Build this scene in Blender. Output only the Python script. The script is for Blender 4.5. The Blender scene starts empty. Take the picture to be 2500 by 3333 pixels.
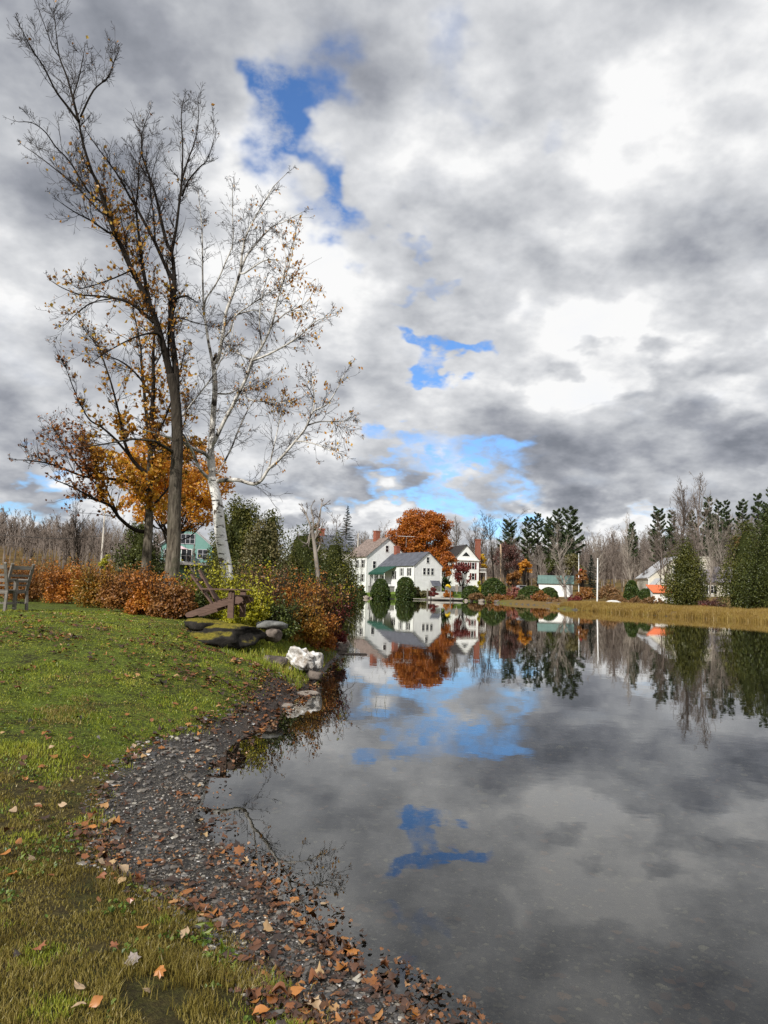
import bpy, math, random
import numpy as np
from math import radians as R, sin, cos, pi
C = bpy.context.scene.collection
SC = bpy.context.scene

# ------------------------------------------------------------------ camera
EYE = 1.75
FPX = 2407.0
PITCH = math.atan((1922 - 1666.5) / FPX)
ROLL = R(1.5)
FWD = np.array([0, cos(PITCH), sin(PITCH)])
_r0 = np.array([1.0, 0, 0]); _u0 = np.array([0, -sin(PITCH), cos(PITCH)])
IX = cos(ROLL) * _r0 + sin(ROLL) * _u0
IY = -sin(ROLL) * _r0 + cos(ROLL) * _u0
EYEP = np.array([0, 0, EYE])
cam = bpy.data.cameras.new('camera'); co = bpy.data.objects.new('camera', cam); C.objects.link(co)
cam.sensor_fit = 'VERTICAL'; cam.sensor_height = 36; cam.sensor_width = 27; cam.lens = 26.0
cam.clip_start = 0.05; cam.clip_end = 6000
from mathutils import Matrix, Vector
_b = -FWD
co.matrix_world = Matrix(((IX[0], IY[0], _b[0], 0), (IX[1], IY[1], _b[1], 0), (IX[2], IY[2], _b[2], EYE), (0, 0, 0, 1)))
SC.camera = co

def ray(x, y):
    d = FWD * FPX + IX * (x - 1250) - IY * (y - 1666.5)
    return d / np.linalg.norm(d)
def at(x, y, Y):
    d = ray(x, y); return EYEP + d * (Y / d[1])
def G(x, y, z=0.0):
    d = ray(x, y); return EYEP + d * ((z - EYE) / d[2])
def azel(x, y):
    d = ray(x, y); return math.atan2(d[0], d[1]), math.asin(d[2])
def proj(P):
    q = np.asarray(P) - EYEP; w = q @ FWD
    return 1250 + FPX * (q @ IX) / w, 1666.5 - FPX * (q @ IY) / w

# ------------------------------------------------------------------ node helper
class NT:
    def __init__(s, nt): s.nt = nt; s.n = nt.nodes; s.l = nt.links
    def new(s, t, **k):
        n = s.n.new(t)
        for a, b in k.items(): setattr(n, a, b)
        return n
    def put(s, sock, v):
        if isinstance(v, bpy.types.NodeSocket): s.l.new(v, sock)
        elif v is not None:
            try: sock.default_value = v
            except Exception:
                sock.default_value = tuple(v) + (1,) if len(v) == 3 else v
    def m(s, op, a, b=None, c=None, clamp=False):
        n = s.new('ShaderNodeMath', operation=op, use_clamp=clamp)
        s.put(n.inputs[0], a)
        if b is not None: s.put(n.inputs[1], b)
        if c is not None: s.put(n.inputs[2], c)
        return n.outputs[0]
    def vm(s, op, a, b=None, out=0):
        n = s.new('ShaderNodeVectorMath', operation=op)
        s.put(n.inputs[0], a)
        if b is not None:
            if op == 'SCALE': s.put(n.inputs['Scale'], b)
            else: s.put(n.inputs[1], b)
        return n.outputs[out]
    def noise(s, v, scale, detail=4, rough=.5, dist=0, out=0, dim='3D', lac=2.0):
        n = s.new('ShaderNodeTexNoise', noise_dimensions=dim)
        if v is not None: s.l.new(v, n.inputs['Vector'])
        n.inputs['Scale'].default_value = scale; n.inputs['Detail'].default_value = detail
        n.inputs['Roughness'].default_value = rough; n.inputs['Distortion'].default_value = dist
        n.inputs['Lacunarity'].default_value = lac
        return n.outputs[out]
    def vor(s, v, scale, feature='F1', out='Distance', detail=0, rand=1, rough=.5, smooth=.5):
        n = s.new('ShaderNodeTexVoronoi', feature=feature)
        if v is not None: s.l.new(v, n.inputs['Vector'])
        n.inputs['Scale'].default_value = scale; n.inputs['Randomness'].default_value = rand
        n.inputs['Detail'].default_value = detail; n.inputs['Roughness'].default_value = rough
        if feature == 'SMOOTH_F1': n.inputs['Smoothness'].default_value = smooth
        return n.outputs[out]
    def mr(s, v, a, b, c=0.0, d=1.0, smooth=False):
        n = s.new('ShaderNodeMapRange', interpolation_type='SMOOTHSTEP' if smooth else 'LINEAR')
        s.put(n.inputs[0], v)
        for i, x in zip((1, 2, 3, 4), (a, b, c, d)): n.inputs[i].default_value = x
        return n.outputs[0]
    def ramp(s, v, stops, interp='LINEAR'):
        n = s.new('ShaderNodeValToRGB'); cr = n.color_ramp; cr.interpolation = interp
        while len(cr.elements) > 1: cr.elements.remove(cr.elements[-1])
        for i, (p, c) in enumerate(stops):
            e = cr.elements[0] if i == 0 else cr.elements.new(p)
            e.position = p; e.color = tuple(c) + (1,)
        s.put(n.inputs[0], v)
        return n.outputs[0]
    def mix(s, f, a, b, mode='MIX'):
        n = s.new('ShaderNodeMix', data_type='RGBA', blend_type=mode)
        s.put(n.inputs[0], f)
        for k, v in ((6, a), (7, b)):
            if isinstance(v, bpy.types.NodeSocket): s.l.new(v, n.inputs[k])
            else: n.inputs[k].default_value = tuple(v)[:3] + (1,)
        return n.outputs[2]

# ------------------------------------------------------------------ world / sky
SUNV = np.array([-0.42, -0.72, 0.55]); SUNV = SUNV / np.linalg.norm(SUNV)
SUN_EL = math.asin(SUNV[2]); SUN_AZ = math.atan2(SUNV[0], SUNV[1])
W = bpy.data.worlds.new('World'); SC.world = W; W.use_nodes = True
t = NT(W.node_tree)
for n in list(t.n): t.n.remove(n)
outw = t.new('ShaderNodeOutputWorld'); bg = t.new('ShaderNodeBackground'); t.l.new(bg.outputs[0], outw.inputs[0])
sky = t.new('ShaderNodeTexSky', sky_type='NISHITA', sun_disc=False)
sky.sun_elevation = SUN_EL; sky.sun_rotation = SUN_AZ; sky.air_density = 1.0; sky.dust_density = .6; sky.ozone_density = 2.0
tc = t.new('ShaderNodeTexCoord'); D = tc.outputs['Generated']
sep = t.new('ShaderNodeSeparateXYZ'); t.l.new(D, sep.inputs[0])
dx, dy, dz = sep.outputs
az = t.m('ARCTAN2', dx, dy); el = t.m('ARCSINE', dz)
ae = t.new('ShaderNodeCombineXYZ'); t.put(ae.inputs[0], az); t.put(ae.inputs[1], el)
# perspective of a cloud layer
k = t.m('ADD', t.m('MAXIMUM', dz, 0.0), 0.52)
pl = t.vm('DIVIDE', D, None)
cmb = t.new('ShaderNodeCombineXYZ')
for i_ in range(3): t.put(cmb.inputs[i_], k)
t.l.new(cmb.outputs[0], pl.node.inputs[1])
PL = t.vm('MULTIPLY', pl, (1.75, 1.75, 2.6))
# warped angular coordinates
wn = t.noise(PL, 3.2, 3, .55, 0, out=1)
w1 = t.vm('SCALE', t.vm('SUBTRACT', wn, (.5, .5, .5)), .30)
wn2 = t.noise(PL, 11.0, 3, .6, 0, out=1)
w2 = t.vm('SCALE', t.vm('SUBTRACT', wn2, (.5, .5, .5)), .09)
AE = t.vm('MULTIPLY', t.vm('ADD', t.vm('ADD', ae.outputs[0], w1), w2), (1, 1, 0))
def blob(x, y, sx, sy, val, rot=0, soft=1.0):
    a, e = azel(x, y)
    mp = t.new('ShaderNodeMapping', vector_type='TEXTURE')
    t.l.new(AE, mp.inputs[0])
    mp.inputs['Location'].default_value = (a, e, 0)
    mp.inputs['Rotation'].default_value = (0, 0, R(rot))
    mp.inputs['Scale'].default_value = (sx / FPX, sy / FPX, 1.0)
    ln = t.vm('LENGTH', mp.outputs[0], out=1)
    return t.mr(ln, 1.0 + .55 * soft, 1.0 - .75 * soft, 0.0, val, True)
def total(lst):
    s = lst[0]
    for b in lst[1:]: s = t.m('ADD', s, b)
    return s
BR = [  # brightness of the cloud deck: x, y, rx, ry, value, rot
    (100, 200, 800, 420, -.34, 0), (150, 1150, 420, 260, -.20, 0), (60, 880, 300, 160, .16, 0),
    (740, 610, 260, 180, .52, 20), (1000, 820, 260, 200, .30, 0), (980, 1000, 320, 160, .15, 0),
    (1500, 480, 230, 160, .30, 0), (1950, 350, 420, 150, .30, 15), (2250, 480, 420, 200, .22, 0),
    (1850, 760, 260, 130, .34, 0), (2350, 950, 320, 140, -.22, 0), (1500, 820, 260, 110, -.12, 0),
    (2060, 1040, 330, 100, .34, 10), (2100, 1170, 300, 50, -.30, 8), (1650, 980, 200, 60, .25, 0), (1700, 1180, 260, 110, .22, 0), (2350, 1200, 240, 80, .26, -25),
    (1900, 1360, 420, 80, -.14, 0), (2050, 1540, 620, 130, -.42, 6), (1620, 1420, 260, 80, -.12, 0),
    (1250, 1250, 260, 80, -.12, 0), (950, 1320, 260, 110, .06, 0), (850, 1600, 420, 80, -.32, 0),
    (1150, 1560, 120, 60, -.15, 0), (300, 1560, 300, 60, -.18, 0), (420, 1430, 240, 60, .12, 0),
    (150, 1680, 300, 60, .40, 0), (1000, 1705, 300, 35, .25, 0), (1620, 1690, 130, 55, .50, 0), (1900, 1745, 200, 50, .50, 0),
    (2130, 1700, 140, 40, .25, 0), (1280, 1760, 300, 40, .30, 0), (2400, 700, 260, 90, -.10, 0),
    (1250, 560, 160, 120, .10, 0), (1400, 80, 700, 160, -.10, 0), (2300, 120, 500, 150, -.04, 0), (650, 350, 300, 200, -.05, 0),
]
BLU = [
    (1015, 400, 170, 220, 1.9, -25), (930, 310, 130, 90, 1.0, 0), (1120, 560, 90, 130, 1.1, 0), (700, 480, 90, 60, .35, 0), (1500, 130, 90, 60, .55, 0), (1480, 280, 60, 80, .40, 0),
    (1430, 1085, 120, 40, 1.5, 8), (1300, 740, 60, 28, .7, 0), (1350, 900, 80, 30, .6, 0), (1800, 360, 70, 40, .35, 0),
    (1330, 1480, 130, 40, 1.0, 0), (1480, 1600, 210, 80, 1.6, 0), (1280, 1640, 130, 50, 1.2, 0), (40, 1600, 150, 60, 1.5, 0), (2160, 1690, 70, 26, .5, 0),
    (3600, 600, 500, 200, .8, 20), (-1500, 500, 500, 260, .8, 0),
]
bright = total([blob(*b, soft=1.35) for b in BR])
blue = total([blob(*b) for b in BLU])
lum = t.vor(t.vm('ADD', PL, t.vm('SCALE', t.vm('SUBTRACT', wn, (.5, .5, .5)), .22)), 3.3, 'F1', detail=2, rough=.45, smooth=.8)
f1 = t.noise(PL, 2.3, 7, .56)
PLo = t.vm('ADD', PL, (-.05, -.02, -.12))
f2 = t.noise(PLo, 2.3, 5, .56)
relief = t.m('MULTIPLY', t.m('SUBTRACT', f1, f2), 2.2)
fine = t.m('MULTIPLY', t.m('SUBTRACT', t.noise(PL, 7.5, 5, .55), .5), .20)
billow = t.m('MULTIPLY', t.m('SUBTRACT', .42, lum), .30)
v = t.m('ADD', t.m('ADD', t.m('MULTIPLY', bright, 1.05), .86), t.m('MULTIPLY', t.m('SUBTRACT', f1, .5), .40))
v = t.m('ADD', t.m('ADD', v, relief), t.m('ADD', fine, billow))
cc = t.ramp(t.m('MULTIPLY', v, .86), [(0.0, (.20, .215, .25)), (.25, (.31, .325, .365)), (.5, (.47, .485, .515)), (.78, (.66, .67, .69)), (1.0, (.87, .87, .87))])
bm = t.m('ADD', blue, t.m('MULTIPLY', t.m('SUBTRACT', t.noise(PL, 4.5, 7, .6), .5), 1.5))
bm = t.mr(bm, .05, 1.35, 0, 1, True)
wisp = t.mr(t.noise(PL, 9.0, 5, .62), .42, .66, 1.0, .35, True)
bm = t.m('MULTIPLY', bm, wisp)
bs = t.mix(1.0, sky.outputs[0], (.088, .122, .165), 'MULTIPLY')
col = t.mix(bm, cc, bs)
t.l.new(col, bg.inputs[0]); bg.inputs[1].default_value = 1.0
W.cycles.sampling_method = 'MANUAL'; W.cycles.sample_map_resolution = 512

sun = bpy.data.lights.new('sun', 'SUN'); so = bpy.data.objects.new('sun', sun); C.objects.link(so)
sun.energy = 3.8; sun.angle = R(2.0); sun.color = (1.0, .965, .91)
so.rotation_euler = Vector(-SUNV).to_track_quat('-Z', 'Y').to_euler()
SC.view_settings.view_transform = 'Standard'; SC.view_settings.look = 'None'
SC.view_settings.exposure = 0.15; SC.view_settings.gamma = 1.0
SC.render.engine = 'CYCLES'
SC.cycles.max_bounces = 6; SC.cycles.diffuse_bounces = 2; SC.cycles.glossy_bounces = 3; SC.cycles.transmission_bounces = 4
SC.cycles.transparent_max_bounces = 6; SC.cycles.caustics_reflective = False; SC.cycles.caustics_refractive = False
SC.cycles.use_denoising = True; SC.cycles.sample_clamp_indirect = 4

# ------------------------------------------------------------------ objects and tags
def link(o, parent=None):
    C.objects.link(o)
    if parent is not None: o.parent = parent
    return o
def tag(o, label=None, cat=None, group=None, kind=None):
    if label: o['label'] = label
    if cat: o['category'] = cat
    if group: o['group'] = group
    if kind: o['kind'] = kind
    return o
def thing(name, label, cat, loc=(0, 0, 0), rz=0, group=None):
    o = bpy.data.objects.new(name, None); o.location = tuple(float(a) for a in loc); o.rotation_euler = (0, 0, rz)
    o.empty_display_size = .2
    link(o); return tag(o, label, cat, group)
def mesh(name, V, Fs, smooth=False):
    V = np.asarray(V, dtype=np.float32).reshape(-1, 3)
    if isinstance(Fs, np.ndarray): Fs = [Fs]
    Fs = [np.asarray(f) for f in Fs if len(f)]
    me = bpy.data.meshes.new(name)
    loops = np.concatenate([f.reshape(-1) for f in Fs]).astype(np.int32)
    tot = np.concatenate([np.full(len(f), f.shape[1]) for f in Fs]).astype(np.int32)
    st = np.concatenate([[0], np.cumsum(tot)[:-1]]).astype(np.int32)
    me.vertices.add(len(V)); me.vertices.foreach_set('co', V.reshape(-1))
    me.loops.add(len(loops)); me.loops.foreach_set('vertex_index', loops)
    me.polygons.add(len(tot)); me.polygons.foreach_set('loop_start', st); me.polygons.foreach_set('loop_total', tot)
    me.polygons.foreach_set('use_smooth', np.full(len(tot), bool(smooth)))
    me.update(calc_edges=True)
    return me
def obj(name, geo, m, parent=None, smooth=False, loc=None):
    me = geo if isinstance(geo, bpy.types.Mesh) else mesh(name, geo[0], geo[1], smooth)
    if m is not None and not me.materials: me.materials.append(m)
    o = bpy.data.objects.new(name, me); link(o, parent)
    if loc is not None: o.location = tuple(float(a) for a in loc)
    return o
def merge(gs):
    Vs = []; Fs = {}; off = 0
    for V, F in gs:
        V = np.asarray(V, dtype=float).reshape(-1, 3)
        for f in (F if isinstance(F, list) else [F]):
            f = np.asarray(f)
            if len(f): Fs.setdefault(f.shape[1], []).append(f + off)
        Vs.append(V); off += len(V)
    return np.concatenate(Vs), [np.concatenate(f) for f in Fs.values()]
def xf(g, loc=(0, 0, 0), rot=(0, 0, 0), sc=(1, 1, 1)):
    from mathutils import Euler
    M = np.array(Euler(rot).to_matrix())
    return (np.asarray(g[0]) * np.array(sc)) @ M.T + np.array(loc), g[1]
def box(x0, x1, y0, y1, z0, z1):
    V = np.array([(x, y, z) for z in (z0, z1) for y in (y0, y1) for x in (x0, x1)], float)
    F = np.array([(0, 2, 3, 1), (4, 5, 7, 6), (0, 1, 5, 4), (2, 6, 7, 3), (0, 4, 6, 2), (1, 3, 7, 5)])
    return V, F
def bar(a, b, w, h, up=(0, 0, 1)):
    a = np.array(a, float); b = np.array(b, float); d = b - a; L = np.linalg.norm(d); d /= L
    s = np.cross(d, up)
    if np.linalg.norm(s) < 1e-4: s = np.cross(d, (0, 1, 0))
    s /= np.linalg.norm(s); u = np.cross(s, d)
    V = [p + s * i * w / 2 + u * j * h / 2 for p in (a, b) for j in (-1, 1) for i in (-1, 1)]
    F = np.array([(0, 2, 3, 1), (4, 5, 7, 6), (0, 1, 5, 4), (2, 6, 7, 3), (0, 4, 6, 2), (1, 3, 7, 5)])
    return np.array(V), F
def tube(path, rad, k=8, cap=True):
    P = np.asarray(path, float); n = len(P); rad = np.broadcast_to(np.asarray(rad, float), (n,))
    T = np.gradient(P, axis=0); T /= np.linalg.norm(T, axis=1)[:, None] + 1e-9
    ref = np.array([1.0, .2, .1]) if abs(T[0][0]) < .8 else np.array([0, 1.0, .1])
    V = []
    for i in range(n):
        s = np.cross(T[i], ref); s /= np.linalg.norm(s); u = np.cross(s, T[i]); ref = -np.cross(T[i], s) if False else ref
        for j in range(k):
            a = 2 * pi * j / k; V.append(P[i] + rad[i] * (cos(a) * s + sin(a) * u))
    F = [(i * k + j, i * k + (j + 1) % k, (i + 1) * k + (j + 1) % k, (i + 1) * k + j) for i in range(n - 1) for j in range(k)]
    out = [np.array(F)]
    if cap and k > 4: out += [np.array([[j for j in range(k)][::-1], [(n - 1) * k + j for j in range(k)]])]
    elif cap and k == 4: out[0] = np.concatenate([out[0], np.array([[3, 2, 1, 0], [(n - 1) * 4 + j for j in range(4)]])])
    return np.array(V), out
def prisms(P0, P1, R0, R1, k=3):
    P0, P1 = np.asarray(P0), np.asarray(P1); n = len(P0)
    d = P1 - P0; d = d / (np.linalg.norm(d, axis=1)[:, None] + 1e-9)
    ref = np.where((np.abs(d[:, 2:3]) > .8), np.array([[1.0, 0, 0]]), np.array([[0, 0, 1.0]]))
    s = np.cross(d, ref); s /= np.linalg.norm(s, axis=1)[:, None] + 1e-9; u = np.cross(s, d)
    a = np.arange(k) * 2 * pi / k
    off = np.cos(a)[None, :, None] * s[:, None, :] + np.sin(a)[None, :, None] * u[:, None, :]
    V = np.concatenate([P0[:, None] + off * np.asarray(R0)[:, None, None], P1[:, None] + off * np.asarray(R1)[:, None, None]], 1).reshape(-1, 3)
    j = np.arange(k); q = np.stack([j, (j + 1) % k, (j + 1) % k + k, j + k], 1)
    F = (q[None] + (np.arange(n) * 2 * k)[:, None, None]).reshape(-1, 4)
    return V, F
def unit(v): return v / (np.linalg.norm(v, axis=-1, keepdims=True) + 1e-9)
def leaves(P, size, rng, asp=.7, droop=None, nrm=None, tri=False):
    """small rhombic leaf clusters at points P"""
    P = np.asarray(P); n = len(P)
    a = unit(rng.normal(size=(n, 3)))
    if droop is not None: a = unit(a * (1 - abs(droop)) + np.array([0, 0, -droop]))
    b = rng.normal(size=(n, 3))
    if nrm is not None:
        b = np.cross(nrm + rng.normal(size=(n, 3)) * .6, a)
    b = unit(b - (b * a).sum(1)[:, None] * a)
    s = (np.broadcast_to(np.asarray(size, float), (n,)) * rng.uniform(.6, 1.35, n))[:, None]
    c = np.cross(a, b)
    V = np.stack([P - a * s * .5, P + b * s * asp * .5 + c * s * .12, P + a * s * .5, P - b * s * asp * .5 + c * s * .12], 1).reshape(-1, 3)
    F = np.arange(n * 4).reshape(-1, 4)
    return V, F
# value noise in numpy
def vnoise(x, y, seed=0):
    x = np.asarray(x, float); y = np.asarray(y, float)
    xi = np.floor(x).astype(np.int64); yi = np.floor(y).astype(np.int64); fx = x - xi; fy = y - yi
    fx = fx * fx * (3 - 2 * fx); fy = fy * fy * (3 - 2 * fy)
    def h(a, b):
        n = (a * 374761393 + b * 668265263 + seed * 974634777) & 0xffffffff
        n = ((n ^ (n >> 13)) * 1274126177) & 0xffffffff
        return ((n ^ (n >> 16)) & 0xffff) / 65535.0
    return (h(xi, yi) * (1 - fx) + h(xi + 1, yi) * fx) * (1 - fy) + (h(xi, yi + 1) * (1 - fx) + h(xi + 1, yi + 1) * fx) * fy
def fbm(x, y, seed=0, o=4):
    s = 0; a = .5; f = 1
    for i in range(o): s = s + a * vnoise(np.asarray(x) * f, np.asarray(y) * f, seed + i); a *= .5; f *= 2
    return s
def S(a, b, x):
    q = np.clip((np.asarray(x, float) - a) / (b - a), 0, 1); return q * q * (3 - 2 * q)

# ------------------------------------------------------------------ materials
MATS = {}
def newmat(name):
    m = bpy.data.materials.new(name); m.use_nodes = True; q = NT(m.node_tree)
    for n in list(q.n): q.n.remove(n)
    o = q.new('ShaderNodeOutputMaterial'); MATS[name] = m
    return m, q, o
def pos(q): return q.new('ShaderNodeNewGeometry').outputs['Position']
def objc(q): return q.new('ShaderNodeTexCoord').outputs['Object']
def bump(q, h, strength=.3, dist=.02):
    n = q.new('ShaderNodeBump'); q.put(n.inputs['Height'], h); n.inputs['Strength'].default_value = strength; n.inputs['Distance'].default_value = dist
    return n.outputs[0]
def pr(q, o, col, rough=.7, nrm=None, spec=.3, metal=0):
    p = q.new('ShaderNodeBsdfPrincipled'); q.put(p.inputs['Base Color'], col); q.put(p.inputs['Roughness'], rough)
    p.inputs['Specular IOR Level'].default_value = spec; p.inputs['Metallic'].default_value = metal
    if nrm is not None: q.l.new(nrm, p.inputs['Normal'])
    q.l.new(p.outputs[0], o.inputs[0]); return p
def m_plain(name, c, rough=.7, var=.12, sc=6, spec=.3, bumps=.2, coords=objc, metal=0, bd=.01):
    m, q, o = newmat(name); P = coords(q)
    n = q.noise(P, sc, 5, .6)
    dark = tuple(x * (1 - var * 2) for x in c); lite = tuple(min(1, x * (1 + var * 2)) for x in c)
    pr(q, o, q.ramp(n, [(.3, dark), (.7, lite)]), rough, bump(q, q.noise(P, sc * 5, 4, .6), bumps, bd), spec, metal); return m
def m_leaf(name, stops, rough=.6, trans=.35, nscale=None, patch=0.0, gloss=.12):
    """leaf colour varies leaf by leaf (random per island) and in patches"""
    m, q, o = newmat(name); g = q.new('ShaderNodeNewGeometry')
    rnd = g.outputs['Random Per Island']
    if nscale:
        nn = q.mr(q.noise(g.outputs['Position'], nscale, 3, .5), .3, .7)
        rnd = q.m('ADD', q.m('MULTIPLY', rnd, 1 - patch), q.m('MULTIPLY', nn, patch))
    c = q.ramp(rnd, stops)
    d = q.new('ShaderNodeBsdfDiffuse'); q.l.new(c, d.inputs[0])
    tr = q.new('ShaderNodeBsdfTranslucent'); q.l.new(c, tr.inputs[0])
    mx = q.new('ShaderNodeMixShader'); mx.inputs[0].default_value = trans
    q.l.new(d.outputs[0], mx.inputs[1]); q.l.new(tr.outputs[0], mx.inputs[2])
    gl = q.new('ShaderNodeBsdfGlossy'); gl.inputs['Roughness'].default_value = .45; gl.inputs[0].default_value = (1, 1, 1, 1)
    m2 = q.new('ShaderNodeMixShader'); m2.inputs[0].default_value = gloss * .25
    q.l.new(mx.outputs[0], m2.inputs[1]); q.l.new(gl.outputs[0], m2.inputs[2])
    q.l.new(m2.outputs[0], o.inputs[0]); return m

# lawn
m, q, o = newmat('lawn'); P = pos(q)
n1 = q.noise(P, .55, 5, .6); n2 = q.noise(P, 3.5, 6, .65); n3 = q.noise(P, 24, 5, .7)
sp = q.new('ShaderNodeSeparateXYZ'); q.l.new(P, sp.inputs[0])
dry = q.m('ADD', q.mr(sp.outputs[1], 5.2, 8.5, .62, 0.0, True), q.m('MULTIPLY', q.m('SUBTRACT', n1, .5), 1.6))
dry = q.m('ADD', dry, q.m('MULTIPLY', q.m('SUBTRACT', n2, .5), 1.3))
green = q.ramp(n3, [(.25, (.055, .085, .012)), (.5, (.15, .21, .024)), (.75, (.26, .28, .045))])
brown = q.ramp(n3, [(.25, (.04, .032, .012)), (.5, (.12, .095, .03)), (.78, (.24, .19, .07))])
c = q.mix(q.mr(dry, .25, .75, 0, 1, True), green, brown)
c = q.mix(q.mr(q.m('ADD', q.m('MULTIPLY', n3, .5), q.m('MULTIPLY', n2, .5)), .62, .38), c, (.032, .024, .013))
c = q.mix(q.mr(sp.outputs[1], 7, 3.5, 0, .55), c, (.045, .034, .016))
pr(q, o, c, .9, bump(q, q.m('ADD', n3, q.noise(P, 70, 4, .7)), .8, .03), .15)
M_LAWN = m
# far ground: tawny meadow, bright mown patches
m, q, o = newmat('meadow'); P = pos(q)
n1 = q.noise(P, .06, 5, .6); n3 = q.noise(P, 1.2, 6, .7)
sm = q.new('ShaderNodeSeparateXYZ'); q.l.new(P, sm.inputs[0])
n1 = q.m('ADD', n1, q.mr(sm.outputs[0], 16, 30, .22, -.25, True))
n1 = q.m('ADD', n1, q.mr(sm.outputs[0], -6, -16, 0, -.5, True))
sel = q.m('MULTIPLY', q.mr(sm.outputs[1], 138, 150, 0, 1), q.mr(sm.outputs[0], 24, 17, 0, 1))
n1 = q.m('ADD', n1, q.m('MULTIPLY', sel, q.mr(sm.outputs[0], -14, -8, 0, .6)))
c = q.ramp(n1, [(.30, (.20, .125, .04)), (.48, (.16, .14, .03)), (.62, (.15, .24, .025))])
c = q.mix(q.mr(n3, .35, .7), c, q.mix(.5, c, (.06, .05, .02)))
pr(q, o, c, .9, bump(q, n3, .5, .1), .15); M_MEADOW = m
# gravel
def gravel(name, wet):
    m, q, o = newmat(name); P = pos(q)
    a = q.vor(P, 42, out='Color'); d = q.vor(P, 42); b = q.vor(P, 95, out='Color'); d2 = q.vor(P, 95)
    sa = q.new('ShaderNodeSeparateColor'); q.l.new(a, sa.inputs[0]); sb = q.new('ShaderNodeSeparateColor'); q.l.new(b, sb.inputs[0])
    k = .62 if not wet else 1.15
    st = [(0, (.04 * k, .036 * k, .032 * k)), (.45, (.10 * k, .088 * k, .075 * k)), (.8, (.19 * k, .165 * k, .13 * k)), (.96, (.36 * k, .32 * k, .25 * k)), (1, (.6 * k, .56 * k, .48 * k))]
    c1 = q.ramp(sa.outputs[0], st); c2 = q.ramp(sb.outputs[1], st)
    c = q.mix(q.mr(q.noise(P, 9, 3, .5), .42, .58), c1, c2)
    c = q.mix(q.mr(q.noise(P, 2.2, 5, .6), .45, .75, 0, .55), c, (.05, .035, .022))
    c = q.mix(q.mr(d, .25, .55, 0, .6), c, (.02, .017, .014))
    if not wet:
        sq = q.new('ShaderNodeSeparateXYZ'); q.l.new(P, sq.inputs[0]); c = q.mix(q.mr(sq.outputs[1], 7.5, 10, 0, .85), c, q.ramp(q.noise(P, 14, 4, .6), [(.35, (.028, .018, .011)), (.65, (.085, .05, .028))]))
    if wet:
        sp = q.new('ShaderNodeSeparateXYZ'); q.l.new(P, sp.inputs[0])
        c = q.mix(q.mr(sp.outputs[2], -.30, -1.1, 0, 1), c, (.045, .037, .025))  # deeper bed painted darker, standing in for light absorbed by the water
    h = q.m('SUBTRACT', 1.0, q.m('ADD', d, q.m('MULTIPLY', d2, .5)))
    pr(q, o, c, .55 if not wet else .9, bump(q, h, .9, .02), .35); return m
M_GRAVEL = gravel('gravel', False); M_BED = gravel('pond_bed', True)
# water
m, q, o = newmat('water'); P = pos(q)
mp = q.new('ShaderNodeMapping'); q.l.new(P, mp.inputs[0]); mp.inputs['Scale'].default_value = (1.0, 1.0, 1.0)
r1 = q.noise(mp.outputs[0], 1.1, 3, .5); r2 = q.noise(mp.outputs[0], 5.5, 2, .5)
calm = q.mr(q.noise(P, .07, 3, .5), .35, .7, .35, 1.0)
h = q.m('MULTIPLY', q.m('ADD', r1, q.m('MULTIPLY', r2, .16)), calm)
nb = bump(q, h, 1.0, .0024)
fr = q.new('ShaderNodeFresnel'); fr.inputs['IOR'].default_value = 1.6; q.l.new(nb, fr.inputs['Normal'])
gl = q.new('ShaderNodeBsdfGlossy'); gl.inputs['Roughness'].default_value = .012; gl.inputs[0].default_value = (1, .995, .98, 1); q.l.new(nb, gl.inputs['Normal'])
tr = q.new('ShaderNodeBsdfTransparent'); tr.inputs[0].default_value = (.80, .80, .74, 1)
mx = q.new('ShaderNodeMixShader'); fac = q.mr(fr.outputs[0], 0.0, .92, 0.0, 1.0); q.l.new(fac, mx.inputs[0])
q.l.new(tr.outputs[0], mx.inputs[1]); q.l.new(gl.outputs[0], mx.inputs[2]); q.l.new(mx.outputs[0], o.inputs[0])
M_WATER = m
# hills
m, q, o = newmat('wooded_hill'); P = pos(q)
n = q.noise(P, .12, 8, .7)
pr(q, o, q.ramp(n, [(.3, (.055, .040, .032)), (.5, (.105, .078, .062)), (.7, (.17, .125, .10))]), .95, bump(q, n, 1, 3), .05); M_HILL = m

M_BARK = m_plain('bark_grey', (.145, .125, .10), .9, .3, 5, .1, 1.0, pos, bd=.03)
# darken streaks: vertical fissures
q = NT(M_BARK.node_tree)
M_BARKD = m_plain('bark_dark', (.030, .024, .019), .9, .25, 5, .1, .8, pos, bd=.02)
M_TWIG = m_plain('twig', (.030, .023, .019), .9, .2, 3, .1, .0, pos)
M_TWIGB = m_plain('twig_birch', (.045, .034, .028), .9, .2, 3, .1, .0, pos)
M_BARE = m_plain('bare_wood', (.165, .135, .115), .9, .25, .4, .1, .0, pos)
M_BAREP = m_plain('bare_wood_pale', (.27, .235, .20), .9, .25, .6, .1, .0, pos)
m, q, o = newmat('birch_bark'); P = pos(q)
mp = q.new('ShaderNodeMapping'); q.l.new(P, mp.inputs[0]); mp.inputs['Scale'].default_value = (2.2, 2.2, 11)
a = q.noise(mp.outputs[0], 1.5, 5, .62); mp2 = q.new('ShaderNodeMapping'); q.l.new(P, mp2.inputs[0]); mp2.inputs['Scale'].default_value = (9, 9, 60)
b = q.noise(mp2.outputs[0], 1.2, 3, .6); c2 = q.noise(P, 1.8, 5, .65)
c = q.ramp(q.noise(P, 7, 4, .6), [(.3, (.74, .71, .66)), (.55, (.90, .88, .84))])
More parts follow.
